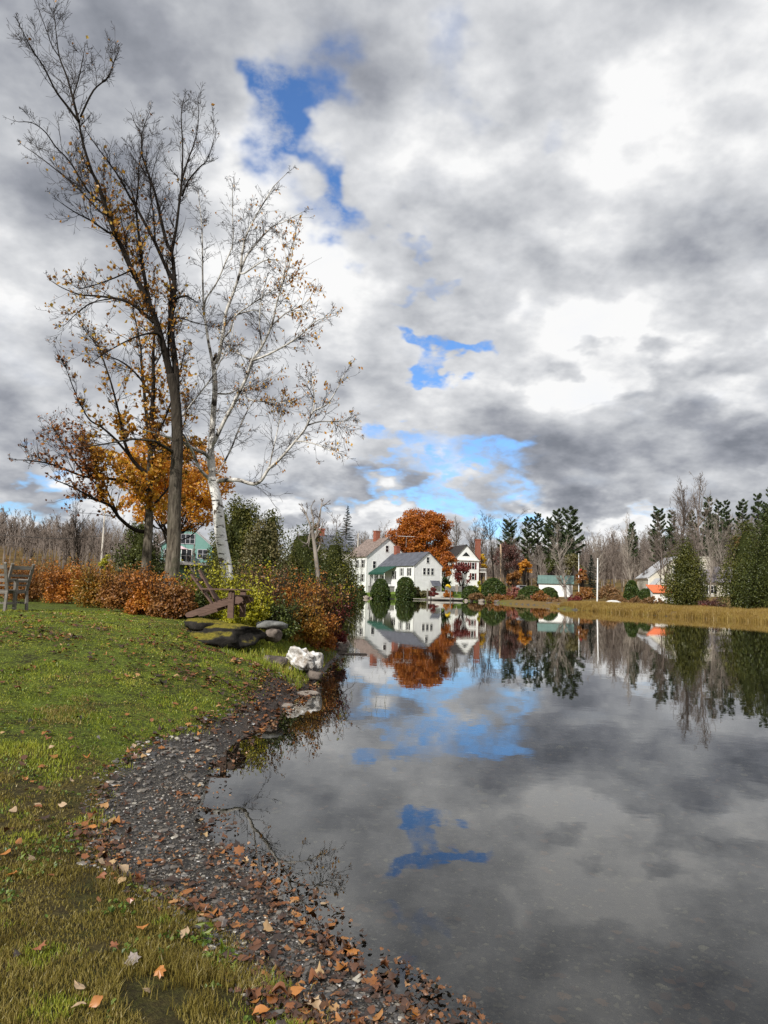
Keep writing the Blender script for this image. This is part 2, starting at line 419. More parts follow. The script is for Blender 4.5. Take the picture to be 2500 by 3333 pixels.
c = q.mix(q.mr(a, .575, .605), c, (.05, .042, .038)); c = q.mix(q.mr(b, .60, .66, 0, .22), c, (.25, .2, .17)); c = q.mix(q.mr(c2, .60, .625), c, (.12, .095, .075))
pr(q, o, c, .75, bump(q, a, .4, .01), .2); M_BIRCH = m
m, q, o = newmat('birch_limb_bark'); P = pos(q); a = q.noise(P, 2.6, 6, .68, .5)
pr(q, o, q.ramp(a, [(.38, (.05, .04, .034)), (.45, (.45, .42, .38)), (.6, (.78, .75, .70))]), .8, None, .15); M_BIRCHLIMB = m
m, q, o = newmat('trunk_bark'); P = pos(q)
mp = q.new('ShaderNodeMapping'); q.l.new(P, mp.inputs[0]); mp.inputs['Scale'].default_value = (9, 9, 1.6)
a = q.noise(mp.outputs[0], 1.6, 6, .65, .4); b = q.noise(P, 2.0, 4, .6)
c = q.ramp(a, [(.34, (.045, .036, .028)), (.5, (.15, .125, .095)), (.68, (.26, .225, .175))])
c = q.mix(q.mr(b, .55, .7, 0, .6), c, (.10, .10, .06))
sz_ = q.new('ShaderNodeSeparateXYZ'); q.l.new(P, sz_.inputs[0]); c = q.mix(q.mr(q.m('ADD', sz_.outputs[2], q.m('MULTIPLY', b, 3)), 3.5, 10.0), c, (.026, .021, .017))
pr(q, o, c, .9, bump(q, a, 1.0, .05), .1); M_TRUNK = m

L_ORANGE = m_leaf('orange_leaves', [(0, (.36, .13, .015)), (.35, (.60, .25, .02)), (.7, (.76, .36, .03)), (1, (.82, .50, .06))], trans=.45)
L_MAPLEFAR = m_leaf('maple_leaves', [(0, (.22, .055, .010)), (.4, (.40, .115, .014)), (.75, (.52, .18, .02)), (1, (.62, .28, .04))], trans=.3, nscale=.35, patch=.55)
L_SPARSE = m_leaf('hanging_leaves', [(0, (.20, .07, .012)), (.4, (.42, .18, .02)), (.75, (.58, .30, .03)), (1, (.62, .42, .06))], trans=.45)
L_AMBER = m_leaf('amber_leaves', [(0, (.30, .11, .012)), (.4, (.52, .23, .018)), (.75, (.66, .34, .03)), (1, (.72, .46, .06))], trans=.45)
L_BROWNL = m_leaf('brown_leaves', [(0, (.10, .035, .012)), (.5, (.28, .09, .016)), (1, (.46, .18, .03))], trans=.35)
L_CEDAR = m_leaf('cedar_sprays', [(0, (.026, .033, .008)), (.5, (.076, .082, .013)), (.85, (.145, .138, .023)), (1, (.23, .19, .05))], trans=.15, nscale=.5, patch=.5)
L_CEDARD = m_leaf('dark_cedar_sprays', [(0, (.020, .029, .007)), (.5, (.054, .068, .012)), (1, (.13, .14, .025))], trans=.12, nscale=.5, patch=.5)
L_OLIVE = m_leaf('olive_sprays', [(0, (.05, .05, .016)), (.5, (.13, .115, .04)), (1, (.22, .18, .07))], trans=.15, nscale=.7, patch=.4)
L_PINE = m_leaf('pine_needles', [(0, (.018, .032, .014)), (.5, (.045, .070, .024)), (1, (.10, .13, .045))], trans=.1)
L_SPRUCE = m_leaf('spruce_needles', [(0, (.010, .016, .012)), (.5, (.020, .032, .020)), (1, (.04, .05, .03))], trans=.08)
L_TOPIARY = m_leaf('clipped_leaves', [(0, (.014, .030, .006)), (.5, (.040, .070, .012)), (1, (.11, .14, .025))], trans=.12, nscale=1.2, patch=.3)
L_RUST = m_leaf('rust_leaves', [(0, (.15, .055, .015)), (.35, (.38, .135, .022)), (.7, (.58, .22, .03)), (1, (.60, .36, .08))], trans=.3, nscale=2.4, patch=.6)
L_BRONZE = m_leaf('bronze_leaves', [(0, (.10, .045, .018)), (.4, (.28, .115, .03)), (.8, (.42, .20, .05)), (1, (.44, .31, .10))], trans=.3, nscale=1.6, patch=.45)
L_MAROON = m_leaf('maroon_leaves', [(0, (.07, .012, .012)), (.5, (.17, .028, .022)), (1, (.30, .08, .05))], trans=.3, nscale=1.6, patch=.4)
L_PINK = m_leaf('pink_leaves', [(0, (.16, .05, .04)), (.5, (.32, .11, .08)), (1, (.42, .20, .12))], trans=.3, nscale=1.6, patch=.4)
L_YELLOW = m_leaf('yellow_green_leaves', [(0, (.16, .17, .015)), (.4, (.38, .37, .022)), (.8, (.58, .52, .03)), (1, (.70, .60, .06))], trans=.4, nscale=1.8, patch=.5)
L_GREENB = m_leaf('green_shrub_leaves', [(0, (.035, .05, .012)), (.5, (.10, .13, .025)), (1, (.24, .25, .05))], trans=.3, nscale=1.8, patch=.45)
L_MIXED = m_leaf('mixed_leaves', [(0, (.07, .065, .015)), (.3, (.22, .16, .025)), (.6, (.42, .18, .022)), (1, (.50, .34, .05))], trans=.35, nscale=1.8, patch=.55)
L_GOLD = m_leaf('gold_leaves', [(0, (.40, .22, .015)), (.5, (.62, .38, .02)), (1, (.75, .52, .05))], trans=.35)
L_TAWNY = m_leaf('tawny_leaves', [(0, (.12, .065, .028)), (.5, (.26, .14, .055)), (1, (.36, .22, .10))], trans=.3, nscale=1.5, patch=.4)
L_PURPLE = m_leaf('purple_brown_leaves', [(0, (.06, .03, .026)), (.5, (.13, .06, .05)), (1, (.22, .10, .07))], trans=.3, nscale=.8, patch=.4)
L_REED = m_leaf('reed_blades', [(0, (.16, .10, .025)), (.4, (.30, .19, .045)), (.8, (.40, .28, .07)), (1, (.28, .28, .06))], trans=.25, nscale=.6, patch=.5)
L_GRASS = m_leaf('grass_blades', [(0, (.08, .11, .014)), (.4, (.21, .265, .024)), (.75, (.36, .37, .04)), (1, (.52, .42, .10))], trans=.3, nscale=1.3, patch=.5)
L_GRASSD = m_leaf('dry_grass_blades', [(0, (.07, .052, .018)), (.35, (.20, .15, .035)), (.65, (.29, .235, .045)), (1, (.48, .37, .16))], trans=.3, nscale=2.2, patch=.5)
L_LITTER = m_leaf('fallen_leaves', [(0, (.030, .018, .012)), (.45, (.10, .040, .016)), (.75, (.24, .080, .018)), (.93, (.40, .16, .03)), (1, (.50, .34, .16))], trans=.15, gloss=.3)
L_WEED = m_leaf('weed_leaves', [(0, (.05, .09, .012)), (.6, (.11, .18, .02)), (1, (.22, .27, .05))], trans=.3)
L_DEBRIS = m_leaf('leaf_scraps', [(0, (.03, .018, .012)), (.5, (.11, .050, .022)), (.85, (.24, .10, .035)), (1, (.36, .20, .09))], trans=.05, gloss=.2)
L_SUNK = m_leaf('sunken_leaves', [(0, (.10, .055, .03)), (.5, (.26, .13, .06)), (1, (.42, .26, .14))], trans=.05, gloss=0)
FALL = {
    'tan': m_leaf('tan_leaf', [(0, (.45, .30, .17)), (1, (.62, .46, .28))], trans=.15, gloss=.3),
    'orange': m_leaf('orange_leaf', [(0, (.48, .17, .03)), (1, (.62, .27, .05))], trans=.2, gloss=.3),
    'rust': m_leaf('rust_leaf', [(0, (.26, .085, .03)), (1, (.38, .14, .045))], trans=.15, gloss=.3),
    'pale grey': m_leaf('pale_grey_leaf', [(0, (.28, .23, .20)), (1, (.40, .34, .30))], trans=.1, gloss=.3),
    'yellow': m_leaf('yellow_leaf', [(0, (.60, .40, .04)), (1, (.72, .50, .08))], trans=.25, gloss=.3)}
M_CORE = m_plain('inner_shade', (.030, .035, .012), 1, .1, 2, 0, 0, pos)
M_COREB = m_plain('inner_stems', (.07, .045, .025), 1, .3, 9, 0, 0, pos)
M_WHITE = None
def siding(name, c, board=.18):
    m, q, o = newmat(name); P = objc(q); sp = q.new('ShaderNodeSeparateXYZ'); q.l.new(P, sp.inputs[0])
    f = q.m('FRACT', q.m('DIVIDE', sp.outputs[2], board))
    n = q.noise(P, .9, 6, .6)
    cc_ = q.ramp(n, [(.3, tuple(x * .86 for x in c)), (.6, c)])
    cc_ = q.mix(q.mr(f, 0.0, .10, .30, 0), cc_, tuple(x * .45 for x in c))
    pr(q, o, cc_, .6, bump(q, f, .4, .02), .3); return m
M_WHITE = siding('white_clapboard', (.90, .905, .88)); M_TEAL = siding('teal_siding', (.19, .37, .325), .2); M_CREAM = siding('cream_siding', (.62, .58, .48))
M_TRIM = m_plain('white_trim', (.80, .79, .75), .5, .04, 2); M_GTRIM = m_plain('grey_trim', (.42, .42, .44), .6, .05, 2)
M_SHINGLE = m_plain('worn_brown_shingle', (.235, .185, .16), .9, .25, 2.2, .1, .8, objc, bd=.04)
M_SLATE = m_plain('slate_grey_roof', (.105, .11, .13), .75, .15, 1.0, .3, .3)
M_DARKROOF = m_plain('dark_roof', (.045, .04, .04), .8, .2, 2)
M_MROOF = m_plain('grey_metal_roof', (.50, .50, .50), .45, .08, 1)
M_PROOF = m_plain('mauve_grey_roof', (.20, .18, .19), .8, .1, 1)
M_GREENAWN = m_plain('green_canvas', (.018, .075, .052), .7, .08, 2)
M_GREENMETAL = m_plain('green_metal_roof', (.13, .21, .185), .5, .08, 1)
M_ORANGEROOF = m_plain('orange_roof', (.72, .17, .06), .6, .04, 1)
m, q, o = newmat('brick'); P = objc(q)
br = q.new('ShaderNodeTexBrick'); mpb = q.new('ShaderNodeMapping'); q.l.new(P, mpb.inputs[0]); mpb.inputs['Rotation'].default_value = (R(90), 0, 0)
q.l.new(mpb.outputs[0], br.inputs[0]); br.inputs['Scale'].default_value = 4; br.inputs['Color1'].default_value = (.26, .065, .035, 1); br.inputs['Color2'].default_value = (.34, .10, .055, 1); br.inputs['Mortar'].default_value = (.25, .2, .17, 1)
pr(q, o, br.outputs[0], .85); M_BRICK = m
m, q, o = newmat('window_glass'); pr(q, o, (.012, .014, .017), .08, None, .6); M_GLASS = m
M_BLACK = m_plain('dark_shutter', (.02, .022, .022), .6, .1); M_REDSH = m_plain('red_shutter', (.13, .02, .02), .6, .1)
M_GREYSH = m_plain('grey_shutter', (.25, .26, .25), .6, .1)
def wood(name, c, v=.3):
    m, q, o = newmat(name); P = objc(q); mp = q.new('ShaderNodeMapping'); q.l.new(P, mp.inputs[0]); mp.inputs['Scale'].default_value = (4, 30, 30)
    n = q.noise(mp.outputs[0], 1.5, 5, .65)
    pr(q, o, q.ramp(n, [(.3, tuple(x * (1 - v) for x in c)), (.7, tuple(x * (1 + v) for x in c))]), .8, bump(q, n, .5, .005), .2); return m
M_BROWNW = wood('brown_wood', (.135, .085, .066)); M_GREYW = wood('weathered_grey_wood', (.20, .18, .155)); M_POLE = wood('tan_pole_wood', (.42, .30, .19), .15)
M_PALEPOLE = wood('pale_wood', (.50, .46, .40), .15)
M_DECK = m_plain('deck_board', (.22, .21, .20), .8, .15, 3)
m, q, o = newmat('mossy_stone'); P = pos(q); g = q.new('ShaderNodeNewGeometry'); sn = q.new('ShaderNodeSeparateXYZ'); q.l.new(g.outputs['Normal'], sn.inputs[0])
n = q.noise(P, 6, 6, .65)
base = q.ramp(n, [(.3, (.010, .009, .008)), (.7, (.045, .04, .035))]); moss = q.ramp(q.noise(P, 22, 4, .6), [(.3, (.09, .085, .012)), (.7, (.24, .19, .03))])
c = q.mix(q.mr(q.m('ADD', sn.outputs[2], q.m('MULTIPLY', q.m('SUBTRACT', n, .5), 1.1)), .50, .78), base, moss)
pr(q, o, c, .9, bump(q, n, .8, .05), .15); M_MOSS = m
def stone(name, a, b, s=4):
    m, q, o = newmat(name); P = pos(q); n = q.noise(P, s, 8, .68, .6)
    c = q.ramp(n, [(.36, a), (.62, b)]); pr(q, o, c, .85, bump(q, n, 1.0, .05), .2); return m
M_SLAB = stone('grey_slab_stone', (.09, .09, .085), (.25, .25, .235)); M_QUARTZ = stone('white_quartz_rock', (.26, .20, .14), (.90, .89, .86), 5.5)
M_ROCK = stone('brown_grey_rock', (.05, .04, .035), (.22, .18, .15), 5); M_PALEROCK = stone('pale_flat_rock', (.22, .18, .145), (.40, .345, .29), 5)
M_BOAT = m_plain('dull_white_hull', (.46, .43, .38), .6, .1, 1.2); M_YEL = m_plain('yellow_plastic', (.75, .50, .02), .4, .03)
M_FLAG = m_plain('red_flag', (.45, .06, .06), .8, .1); M_PINK = m_plain('pink_canvas', (.75, .55, .58), .8, .05)
M_SILVER = m_plain('silver_paint', (.42, .43, .44), .3, .03, 1, .5, metal=.4); M_TYRE = m_plain('tyre', (.02, .02, .02), .9)
M_LAMP = m_plain('white_globe', (.8, .8, .78), .3, .02)

# ------------------------------------------------------------------ shoreline and terrain
_px = [(1400, 3333), (1200, 3190), (1010, 3030), (880, 2905), (760, 2800), (680, 2700), (655, 2600), (680, 2510), (745, 2440), (830, 2375),
       (905, 2325), (985, 2265), (1050, 2200), (1108, 2135)]
SH = [G(x, y)[:2] for x, y in _px]
SH += [np.array(p) for p in ((-2.0, 22.5), (-2.3, 27), (-3.4, 33), (-7, 45), (-11, 62), (-12, 85), (-12, 110), (-11, 135))]
SH += [G(x, y)[:2] for x, y in ((1100, 1943.5), (1160, 1944.5), (1250, 1949), (1330, 1951), (1400, 1953), (1500, 1953), (1560, 1957), (1640, 1964),
                                (1740, 1970), (1830, 1975), (1815, 1982), (1900, 1987), (2000, 1994), (2150, 2004), (2300, 2013), (2500, 2027))]
SH += [np.array(p) for p in ((44, 52), (60, 40), (90, 20), (120, -20), (60, -40), (20, -20), (6, -5), (3.2, 0.0), (1.6, 1.7), (0.75, 2.5))]
SH = np.array(SH)
def sdist(x, y):
    x = np.asarray(x, float).ravel(); y = np.asarray(y, float).ravel()
    best = np.full(x.shape, 1e18); ins = np.zeros(x.shape, bool); n = len(SH)
    for i in range(n):
        a = SH[i]; b = SH[(i + 1) % n]; d = b - a; L2 = d @ d + 1e-12
        u = np.clip(((x - a[0]) * d[0] + (y - a[1]) * d[1]) / L2, 0, 1)
        best = np.minimum(best, (x - a[0] - u * d[0]) ** 2 + (y - a[1] - u * d[1]) ** 2)
        if a[1] != b[1]:
            c = ((a[1] > y) != (b[1] > y)) & (x < (b[0] - a[0]) * (y - a[1]) / (b[1] - a[1]) + a[0]); ins ^= c
    s = np.sqrt(best)
    return np.where(ins, -s, s)
def terrain(x, y, raw=False):
    x = np.asarray(x, float); y = np.asarray(y, float); shp = x.shape
    x = x.ravel(); y = y.ravel()
    s = sdist(x, y)
    amp = .10 * np.clip(np.hypot(x, y) / 6, .5, 6)
    sw = s + (fbm(x * 1.3 / np.clip(np.hypot(x, y) / 8, 1, 8), y * 1.3 / np.clip(np.hypot(x, y) / 8, 1, 8), 3) - .47) * amp * 2
    rt = S(14, 34, x)
    base = (.24 + .85 * S(4.5, 13, y)) * (1 - rt) + .45 * rt
    land = base * (1 - np.exp(-np.maximum(sw, 0) / 1.25)) + np.minimum(.062 * np.maximum(sw - 12, 0) * (1 - .5 * rt) + .03 * np.maximum(sw - 5, 0) * S(30, 60, y), 9)
    land = land + 1.5 * S(1.5, 20, sw) * S(115, 145, y) * S(40, 25, x)
    land = land + (fbm(x * .7, y * .7, 9) - .47) * .10 * S(.3, 2.5, sw) + np.clip(sw, 0, 300) * 0.0
    land = land - .26 * np.exp(-((x + 2.75) ** 2 + (y - 13.2) ** 2) / .55)
    bed = -(.012 + np.minimum(.075 * np.maximum(-sw, 0), 1.4))
    z = np.where(sw > 0, land + .004, bed)
    if raw: return z.reshape(shp), sw.reshape(shp)
    return z.reshape(shp)
_ge = [(1000, 3333), (900, 3230), (780, 3120), (700, 3050), (620, 2965), (560, 2935), (480, 2880), (400, 2850), (330, 2810), (290, 2740), (300, 2660), (340, 2580), (400, 2500), (430, 2460), (520, 2420), (650, 2385), (740, 2330), (830, 2250), (900, 2200), (950, 2170)]
def hit_(px, py, lo=2.0, hi=40.0):
    Ys = np.arange(lo, hi, .01); d = ray(px, py); P = EYEP + d * (Ys / d[1])[:, None]; z = np.maximum(terrain(P[:, 0], P[:, 1]), 0); return P[np.argmax(P[:, 2] < z)]
_gp = np.array([hit_(a, b)[:2] for a, b in _ge]); _gy = _gp[:, 1]; _o = np.argsort(_gy); _gy = _gy[_o]; _gs = sdist(_gp[_o, 0], _gp[_o, 1]); print('GE', list(zip(_gy.round(2), _gs.round(2))))
def gwid(x, y): return np.clip(np.interp(y, _gy, _gs), .12, 1.6) + (fbm(np.asarray(x) * 3, np.asarray(y) * 3, 5) - .47) * .22
def gz(x, y): return float(terrain(np.array([x]), np.array([y]))[0])
def P3(px, Y, dz=0.0, py=1900):
    """a point standing on the ground at depth Y in the direction of image column px (read near the horizon)"""
    p = at(px, py, Y); return np.array([p[0], p[1], gz(p[0], p[1]) + dz])
ang = np.concatenate([np.arange(-180, -44, 6), np.arange(-44, 44.01, .22), np.arange(50, 180, 6)])
ang = np.radians(ang); rr = [0.5]
while rr[-1] < 3500: rr.append(rr[-1] * (1.016 if rr[-1] < 300 else 1.06))
rr = np.array(rr); A, RR = np.meshgrid(ang, rr, indexing='ij')
GX = RR * np.sin(A); GY = RR * np.cos(A)
GZ, GS = terrain(GX, GY, True)
na, nr = GX.shape; idx = np.arange(na * nr).reshape(na, nr)
nxt = np.roll(idx, -1, axis=0)
Q = np.stack([idx[:, :-1], idx[:, 1:], nxt[:, 1:], nxt[:, :-1]], -1).reshape(-1, 4)[:, ::-1]
GV = np.stack([GX, GY, GZ], -1).reshape(-1, 3)
cS = GS.reshape(-1)[Q].mean(1); cX = GV[Q][:, :, 0].mean(1); cY = GV[Q][:, :, 1].mean(1)
gw = gwid(cX, cY)
nearbank = (cY < 34) & (cX < 6)
zone = np.where(cS < 0, 0, np.where((cS < gw) & nearbank, 1, np.where((np.hypot(cX, cY) < 34) & (cX < 6), 2, 3)))
def sub(mask):
    F = Q[mask]; u, inv = np.unique(F, return_inverse=True); return GV[u], inv.reshape(F.shape)
for nm, zi, mm in (('pond_bed', 0, M_BED), ('gravel_shore', 1, M_GRAVEL), ('lawn', 2, M_LAWN), ('ground', 3, M_MEADOW)):
    V, F = sub(zone == zi); tag(obj(nm, (V, F), mm, smooth=True), kind='structure')
capv = np.array([[r_ * sin(a_), r_ * cos(a_), gz(r_ * sin(a_), r_ * cos(a_))] for r_ in (.5,) for a_ in ang])
tag(obj('path', (capv, [np.arange(len(capv))[::-1][None]]), M_LAWN), kind='structure').name = 'lawn_patch'
wv = np.array([[-200, -80, 0], [400, -80, 0], [400, 260, 0], [-200, 260, 0]], float)
tag(obj('water', (wv, np.array([[0, 1, 2, 3]])), M_WATER), kind='structure')
# hills behind the village
def hill(cx0, cx1, Y0, depth, hfun, seed):
    xs = np.linspace(cx0, cx1, 140); ys = np.linspace(0, 1, 24); X, U = np.meshgrid(xs, ys)
    Z = hfun(X) * np.sin(np.clip(U, 0, 1) * pi * .5) ** .8 + (fbm(X * .03, U * 6, seed) - .45) * 5 * U + 1.5
    return np.stack([X, Y0 + U * depth, Z], -1).reshape(-1, 3), np.array([(j * 140 + i, j * 140 + i + 1, (j + 1) * 140 + i + 1, (j + 1) * 140 + i) for j in range(23) for i in range(139)])
def pxz(px, py, Y): return at(px, py, Y)[0], at(px, py, Y)[2]
HL = [pxz(a, b, 360) for a, b in ((-900, 1740), (-200, 1745), (0, 1752), (120, 1762), (260, 1770), (420, 1795), (560, 1830), (760, 1850))]
HR = [pxz(a, b, 430) for a, b in ((1150, 1885), (1300, 1862), (1500, 1840), (1700, 1815), (1880, 1800), (1960, 1795), (2080, 1790), (2200, 1770), (2330, 1745), (2500, 1700), (2800, 1640), (3400, 1600))]
HLx, HLz = zip(*HL); HRx, HRz = zip(*HR)
tag(obj('hill', hill(min(HLx), max(HLx), 240, 120, lambda X: np.interp(X, HLx, HLz) - 4, 31), M_HILL, smooth=True), kind='structure')
tag(obj('hill', hill(min(HRx), max(HRx), 270, 160, lambda X: np.interp(X, HRx, HRz) - 4, 41), M_HILL, smooth=True), kind='structure')

# ------------------------------------------------------------------ growth of bare branches
def grow(rng, P, Dv, L, Rd, levels, rmin=.004):
    """branches of one generation grown together; returns segments and twig tips"""
    segs = []; tips = []
    P = np.asarray(P, float); Dv = unit(np.asarray(Dv, float)); L = np.asarray(L, float); Rd = np.asarray(Rd, float)
    for li, lv in enumerate(levels):
        if not len(P): break
        K = lv['k']; p = P.copy(); d = Dv.copy(); nP, nD, nL, nR = [], [], [], []
        for i in range(K):
            d = unit(d + rng.normal(size=d.shape) * lv['wob'] + np.array([0, 0, lv.get('up', .05)]))
            q2 = p + d * (L / K)[:, None]
            t0, t1 = 1 - .8 * i / K, 1 - .8 * (i + 1) / K
            segs.append((p, q2, np.maximum(Rd * t0, rmin), np.maximum(Rd * t1, rmin)))
            if li + 1 < len(levels) and i >= lv.get('first', 0):
                c = rng.poisson(lv['kids'] / max(1, K - lv.get('first', 0)), len(p))
                ii = np.repeat(np.arange(len(p)), c)
                if len(ii):
                    u = rng.uniform(size=len(ii)); a = rng.uniform(*[R(x) for x in lv['ang']], len(ii))
                    s = unit(np.cross(d[ii], rng.normal(size=(len(ii), 3))))
                    nd = d[ii] * np.cos(a)[:, None] + s * np.sin(a)[:, None]
                    nP.append(p[ii] + (q2 - p)[ii] * u[:, None]); nD.append(nd)
                    nL.append(L[ii] * rng.uniform(*lv['ratio'], len(ii)) * (1 - .55 * i / K)); nR.append(np.maximum(Rd[ii] * (1 - .8 * i / K) * lv.get('rr', .55), rmin))
            p = q2
        tips.append(p)
        if nP: P = np.concatenate(nP); Dv = np.concatenate(nD); L = np.concatenate(nL); Rd = np.concatenate(nR)
        else: break
    return [np.concatenate([s[i] for s in segs]) for i in range(4)], tips
def segmesh(segs, k=3): return prisms(segs[0], segs[1], segs[2], segs[3], k)
def smooth_path(pts, n=4):
    pts = np.asarray(pts, float); out = []
    for i in range(len(pts) - 1):
        p0 = pts[max(i - 1, 0)]; p1 = pts[i]; p2 = pts[i + 1]; p3 = pts[min(i + 2, len(pts) - 1)]
        for j in range(n):
            u = j / n; out.append(.5 * ((2 * p1) + (-p0 + p2) * u + (2 * p0 - 5 * p1 + 4 * p2 - p3) * u ** 2 + (-p0 + 3 * p1 - 3 * p2 + p3) * u ** 3))
    out.append(pts[-1]); return np.array(out)
class Limbs:
    """limbs measured in the photograph, each given its own depth so the crown has volume"""
    def __init__(s, Y): s.Y = Y; s.known = []; s.paths = []
    def limb(s, pts, w0, w1, dy=0.0):
        y0 = s.Y
        if s.known:
            kk = np.array(s.known); d = np.hypot(kk[:, 0] - pts[0][0], kk[:, 1] - pts[0][1]); j = d.argmin(); y0 = kk[j, 2]
        n = len(pts); L = []
        for i, (x, y) in enumerate(pts):
            yy = y0 + dy * (i / max(1, n - 1)) ** 1.2; s.known.append((x, y, yy)); L.append((*at(x, y, yy),))
        P = smooth_path(L, 4); r = np.linspace(w0, w1, len(P)) * .5 * s.Y / FPX
        s.paths.append((P, r)); return P
    def wood(s, k=8): return merge([tube(P, r, k if r[0] > .04 else 6) for P, r in s.paths])
    def spawn(s, rng, ds, length, ang=(25, 55), skip=.12, up=.35, taper=.5, only=None, rr=.4, rcap=.018):
        Ps, Ds, Ls, Rs = [], [], [], []
        for ip, (P, r) in enumerate(s.paths):
            if only is not None and ip not in only: continue
            seg = np.linalg.norm(np.diff(P, axis=0), axis=1); cum = np.concatenate([[0], np.cumsum(seg)]); T = cum[-1]
            n = int(T * (1 - skip) / ds)
            for u in np.sort(rng.uniform(skip * T, T, n)):
                i = min(np.searchsorted(cum, u) - 1, len(P) - 2); f = (u - cum[i]) / seg[i]
                p = P[i] * (1 - f) + P[i + 1] * f; d = unit(P[i + 1] - P[i]); a = rng.uniform(R(ang[0]), R(ang[1]))
                sd = unit(np.cross(d, rng.normal(size=3))); nd = unit(d * cos(a) + sd * sin(a) + np.array([0, 0, up * .4]))
                rad = r[i] * (1 - f) + r[i + 1] * f
                Ps.append(p); Ds.append(nd); Ls.append(rng.uniform(*length) * (1 - taper * u / T)); Rs.append(min(rad * rr, rcap))
            Ps.append(P[-1]); Ds.append(unit(P[-1] - P[-2])); Ls.append(length[1] * .22); Rs.append(r[-1])
        return Ps, Ds, Ls, Rs
TW = [dict(k=5, wob=.13, up=.10, kids=6.5, ang=(25, 50), ratio=(.3, .6), first=0, rr=.7),
      dict(k=4, wob=.16, up=.08, kids=3.2, ang=(25, 50), ratio=(.35, .6), rr=.8),
      dict(k=3, wob=.2, up=.05, kids=0, ang=(25, 50), ratio=(.4, .6))]

# ---- tall bare tree with the grey trunk
rng = np.random.default_rng(11)
YA = 22.0
T = Limbs(YA)
T.limb([(553, 1935), (560, 1860), (566, 1760), (568, 1650), (572, 1560), (577, 1470), (576, 1380), (570, 1290), (556, 1220)], 50, 31)
T.limb([(556, 1225), (540, 1160), (526, 1106), (501, 1026), (471, 959), (429, 878), (395, 802), (370, 752), (340, 663), (319, 600), (295, 548), (270, 464), (257, 397)], 24, 6, -1.5)
T.limb([(575, 1270), (570, 1180), (556, 1064), (564, 980), (568, 916)], 22, 17, .8)
T.limb([(568, 916), (564, 853), (560, 819), (573, 748), (582, 675), (591, 590), (595, 485), (590, 380), (597, 325)], 15, 2, 1.0)
T.limb([(591, 590), (612, 520), (633, 464), (645, 400), (645, 330)], 8, 2, 1.2)
T.limb([(593, 640), (612, 590), (650, 545), (675, 519), (696, 455)], 8, 2, -.8)
T.limb([(568, 916), (543, 874), (505, 790), (467, 718), (437, 663), (422, 640), (390, 580), (359, 536), (312, 472), (278, 422)], 14, 2, -1.2)
T.limb([(560, 819), (543, 790), (522, 705), (506, 633), (477, 548), (462, 498), (464, 430), (489, 358)], 14, 2, 1.6)
T.limb([(490, 1000), (468, 890), (459, 824), (450, 748), (442, 676), (430, 630), (405, 590)], 14, 3, 1.4)
T.limb([(442, 676), (450, 600), (451, 548), (464, 456), (439, 400)], 7, 2, .8)
T.limb([(257, 397), (219, 346), (181, 295), (143, 219), (101, 156), (76, 105)], 9, 2, -1.4)
T.limb([(257, 397), (240, 330), (219, 253), (194, 186), (185, 126), (177, 50)], 9, 2, .8)
T.limb([(194, 186), (170, 150), (150, 95), (130, 40)], 4, 2, -.6)
T.limb([(262, 380), (304, 295), (350, 253), (372, 200), (385, 170)], 7, 2, 1.2)
T.limb([(236, 321), (255, 260), (268, 200), (275, 160)], 5, 2, 1.2)
T.limb([(429, 878), (412, 887), (353, 912), (269, 938), (240, 930)], 7, 2, -1.5)
T.limb([(501, 1050), (433, 992), (374, 971), (300, 962), (260, 959), (205, 938), (163, 912)], 12, 2, 1.6)
T.limb([(374, 971), (300, 985), (250, 1020), (215, 1055)], 5, 2, .6)
T.limb([(370, 752), (353, 756), (290, 714), (248, 693), (197, 659)], 9, 2, -1.6)
T.limb([(340, 663), (300, 635), (274, 603), (228, 527), (181, 477), (148, 430), (105, 400), (60, 397)], 8, 2, -1.6)
T.limb([(350, 700), (325, 688), (253, 612), (177, 548), (122, 506), (80, 477)], 7, 2, 1.2)
T.limb([(526, 1106), (509, 1085), (467, 1089), (412, 1110), (336, 1153), (300, 1180)], 9, 2, -1.8)
T.limb([(568, 985), (577, 971), (602, 963), (620, 970), (640, 985)], 11, 3, -.8)
T.limb([(560, 1035), (585, 1035), (640, 1051), (690, 1064)], 6, 2, -.8)
T.limb([(566, 1475), (553, 1464), (520, 1445), (499, 1435), (430, 1430), (376, 1439), (289, 1453), (202, 1460)], 13, 2, -2.5)
T.limb([(551, 1225), (548, 1100), (552, 990), (556, 930), (535, 860), (528, 800)], 9, 2, 1.3)
T.limb([(471, 959), (440, 900), (420, 840), (400, 740), (380, 650)], 9, 2, .9)
T.limb([(395, 802), (372, 740), (330, 640), (300, 600)], 7, 2, 1.4)
T.limb([(505, 790), (500, 700), (490, 600), (520, 480)], 8, 2, 1.6)
base = gz(at(555, 1900, YA)[0], YA)
tA = thing('bare_tree', 'tall nearly bare tree with a thick grey trunk and dark forked limbs, reaching top left', 'tree', (at(555, 1900, YA)[0], YA, base))
off = -np.array(tA.location)
def rel(g, o=off): return np.asarray(g[0]) + o, g[1]
main = merge([tube(*T.paths[0], 14)])
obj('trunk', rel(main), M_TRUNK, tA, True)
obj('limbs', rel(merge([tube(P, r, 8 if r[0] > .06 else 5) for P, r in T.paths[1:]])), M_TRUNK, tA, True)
sp = T.spawn(rng, .25, (.7, 2.0), only=range(1, len(T.paths)), skip=.03)
segs, tips = grow(rng, *sp, TW, rmin=.0042)
obj('twigs', rel(segmesh(segs)), M_TWIG, tA)
al = np.concatenate(tips[1:]); px, py = proj(al)
dens = .035 + .50 * np.exp(-((px - (330 + (py - 600) * .38)) / 75) ** 2) * S(380, 600, py) + .12 * S(650, 800, py) * (px < 560)
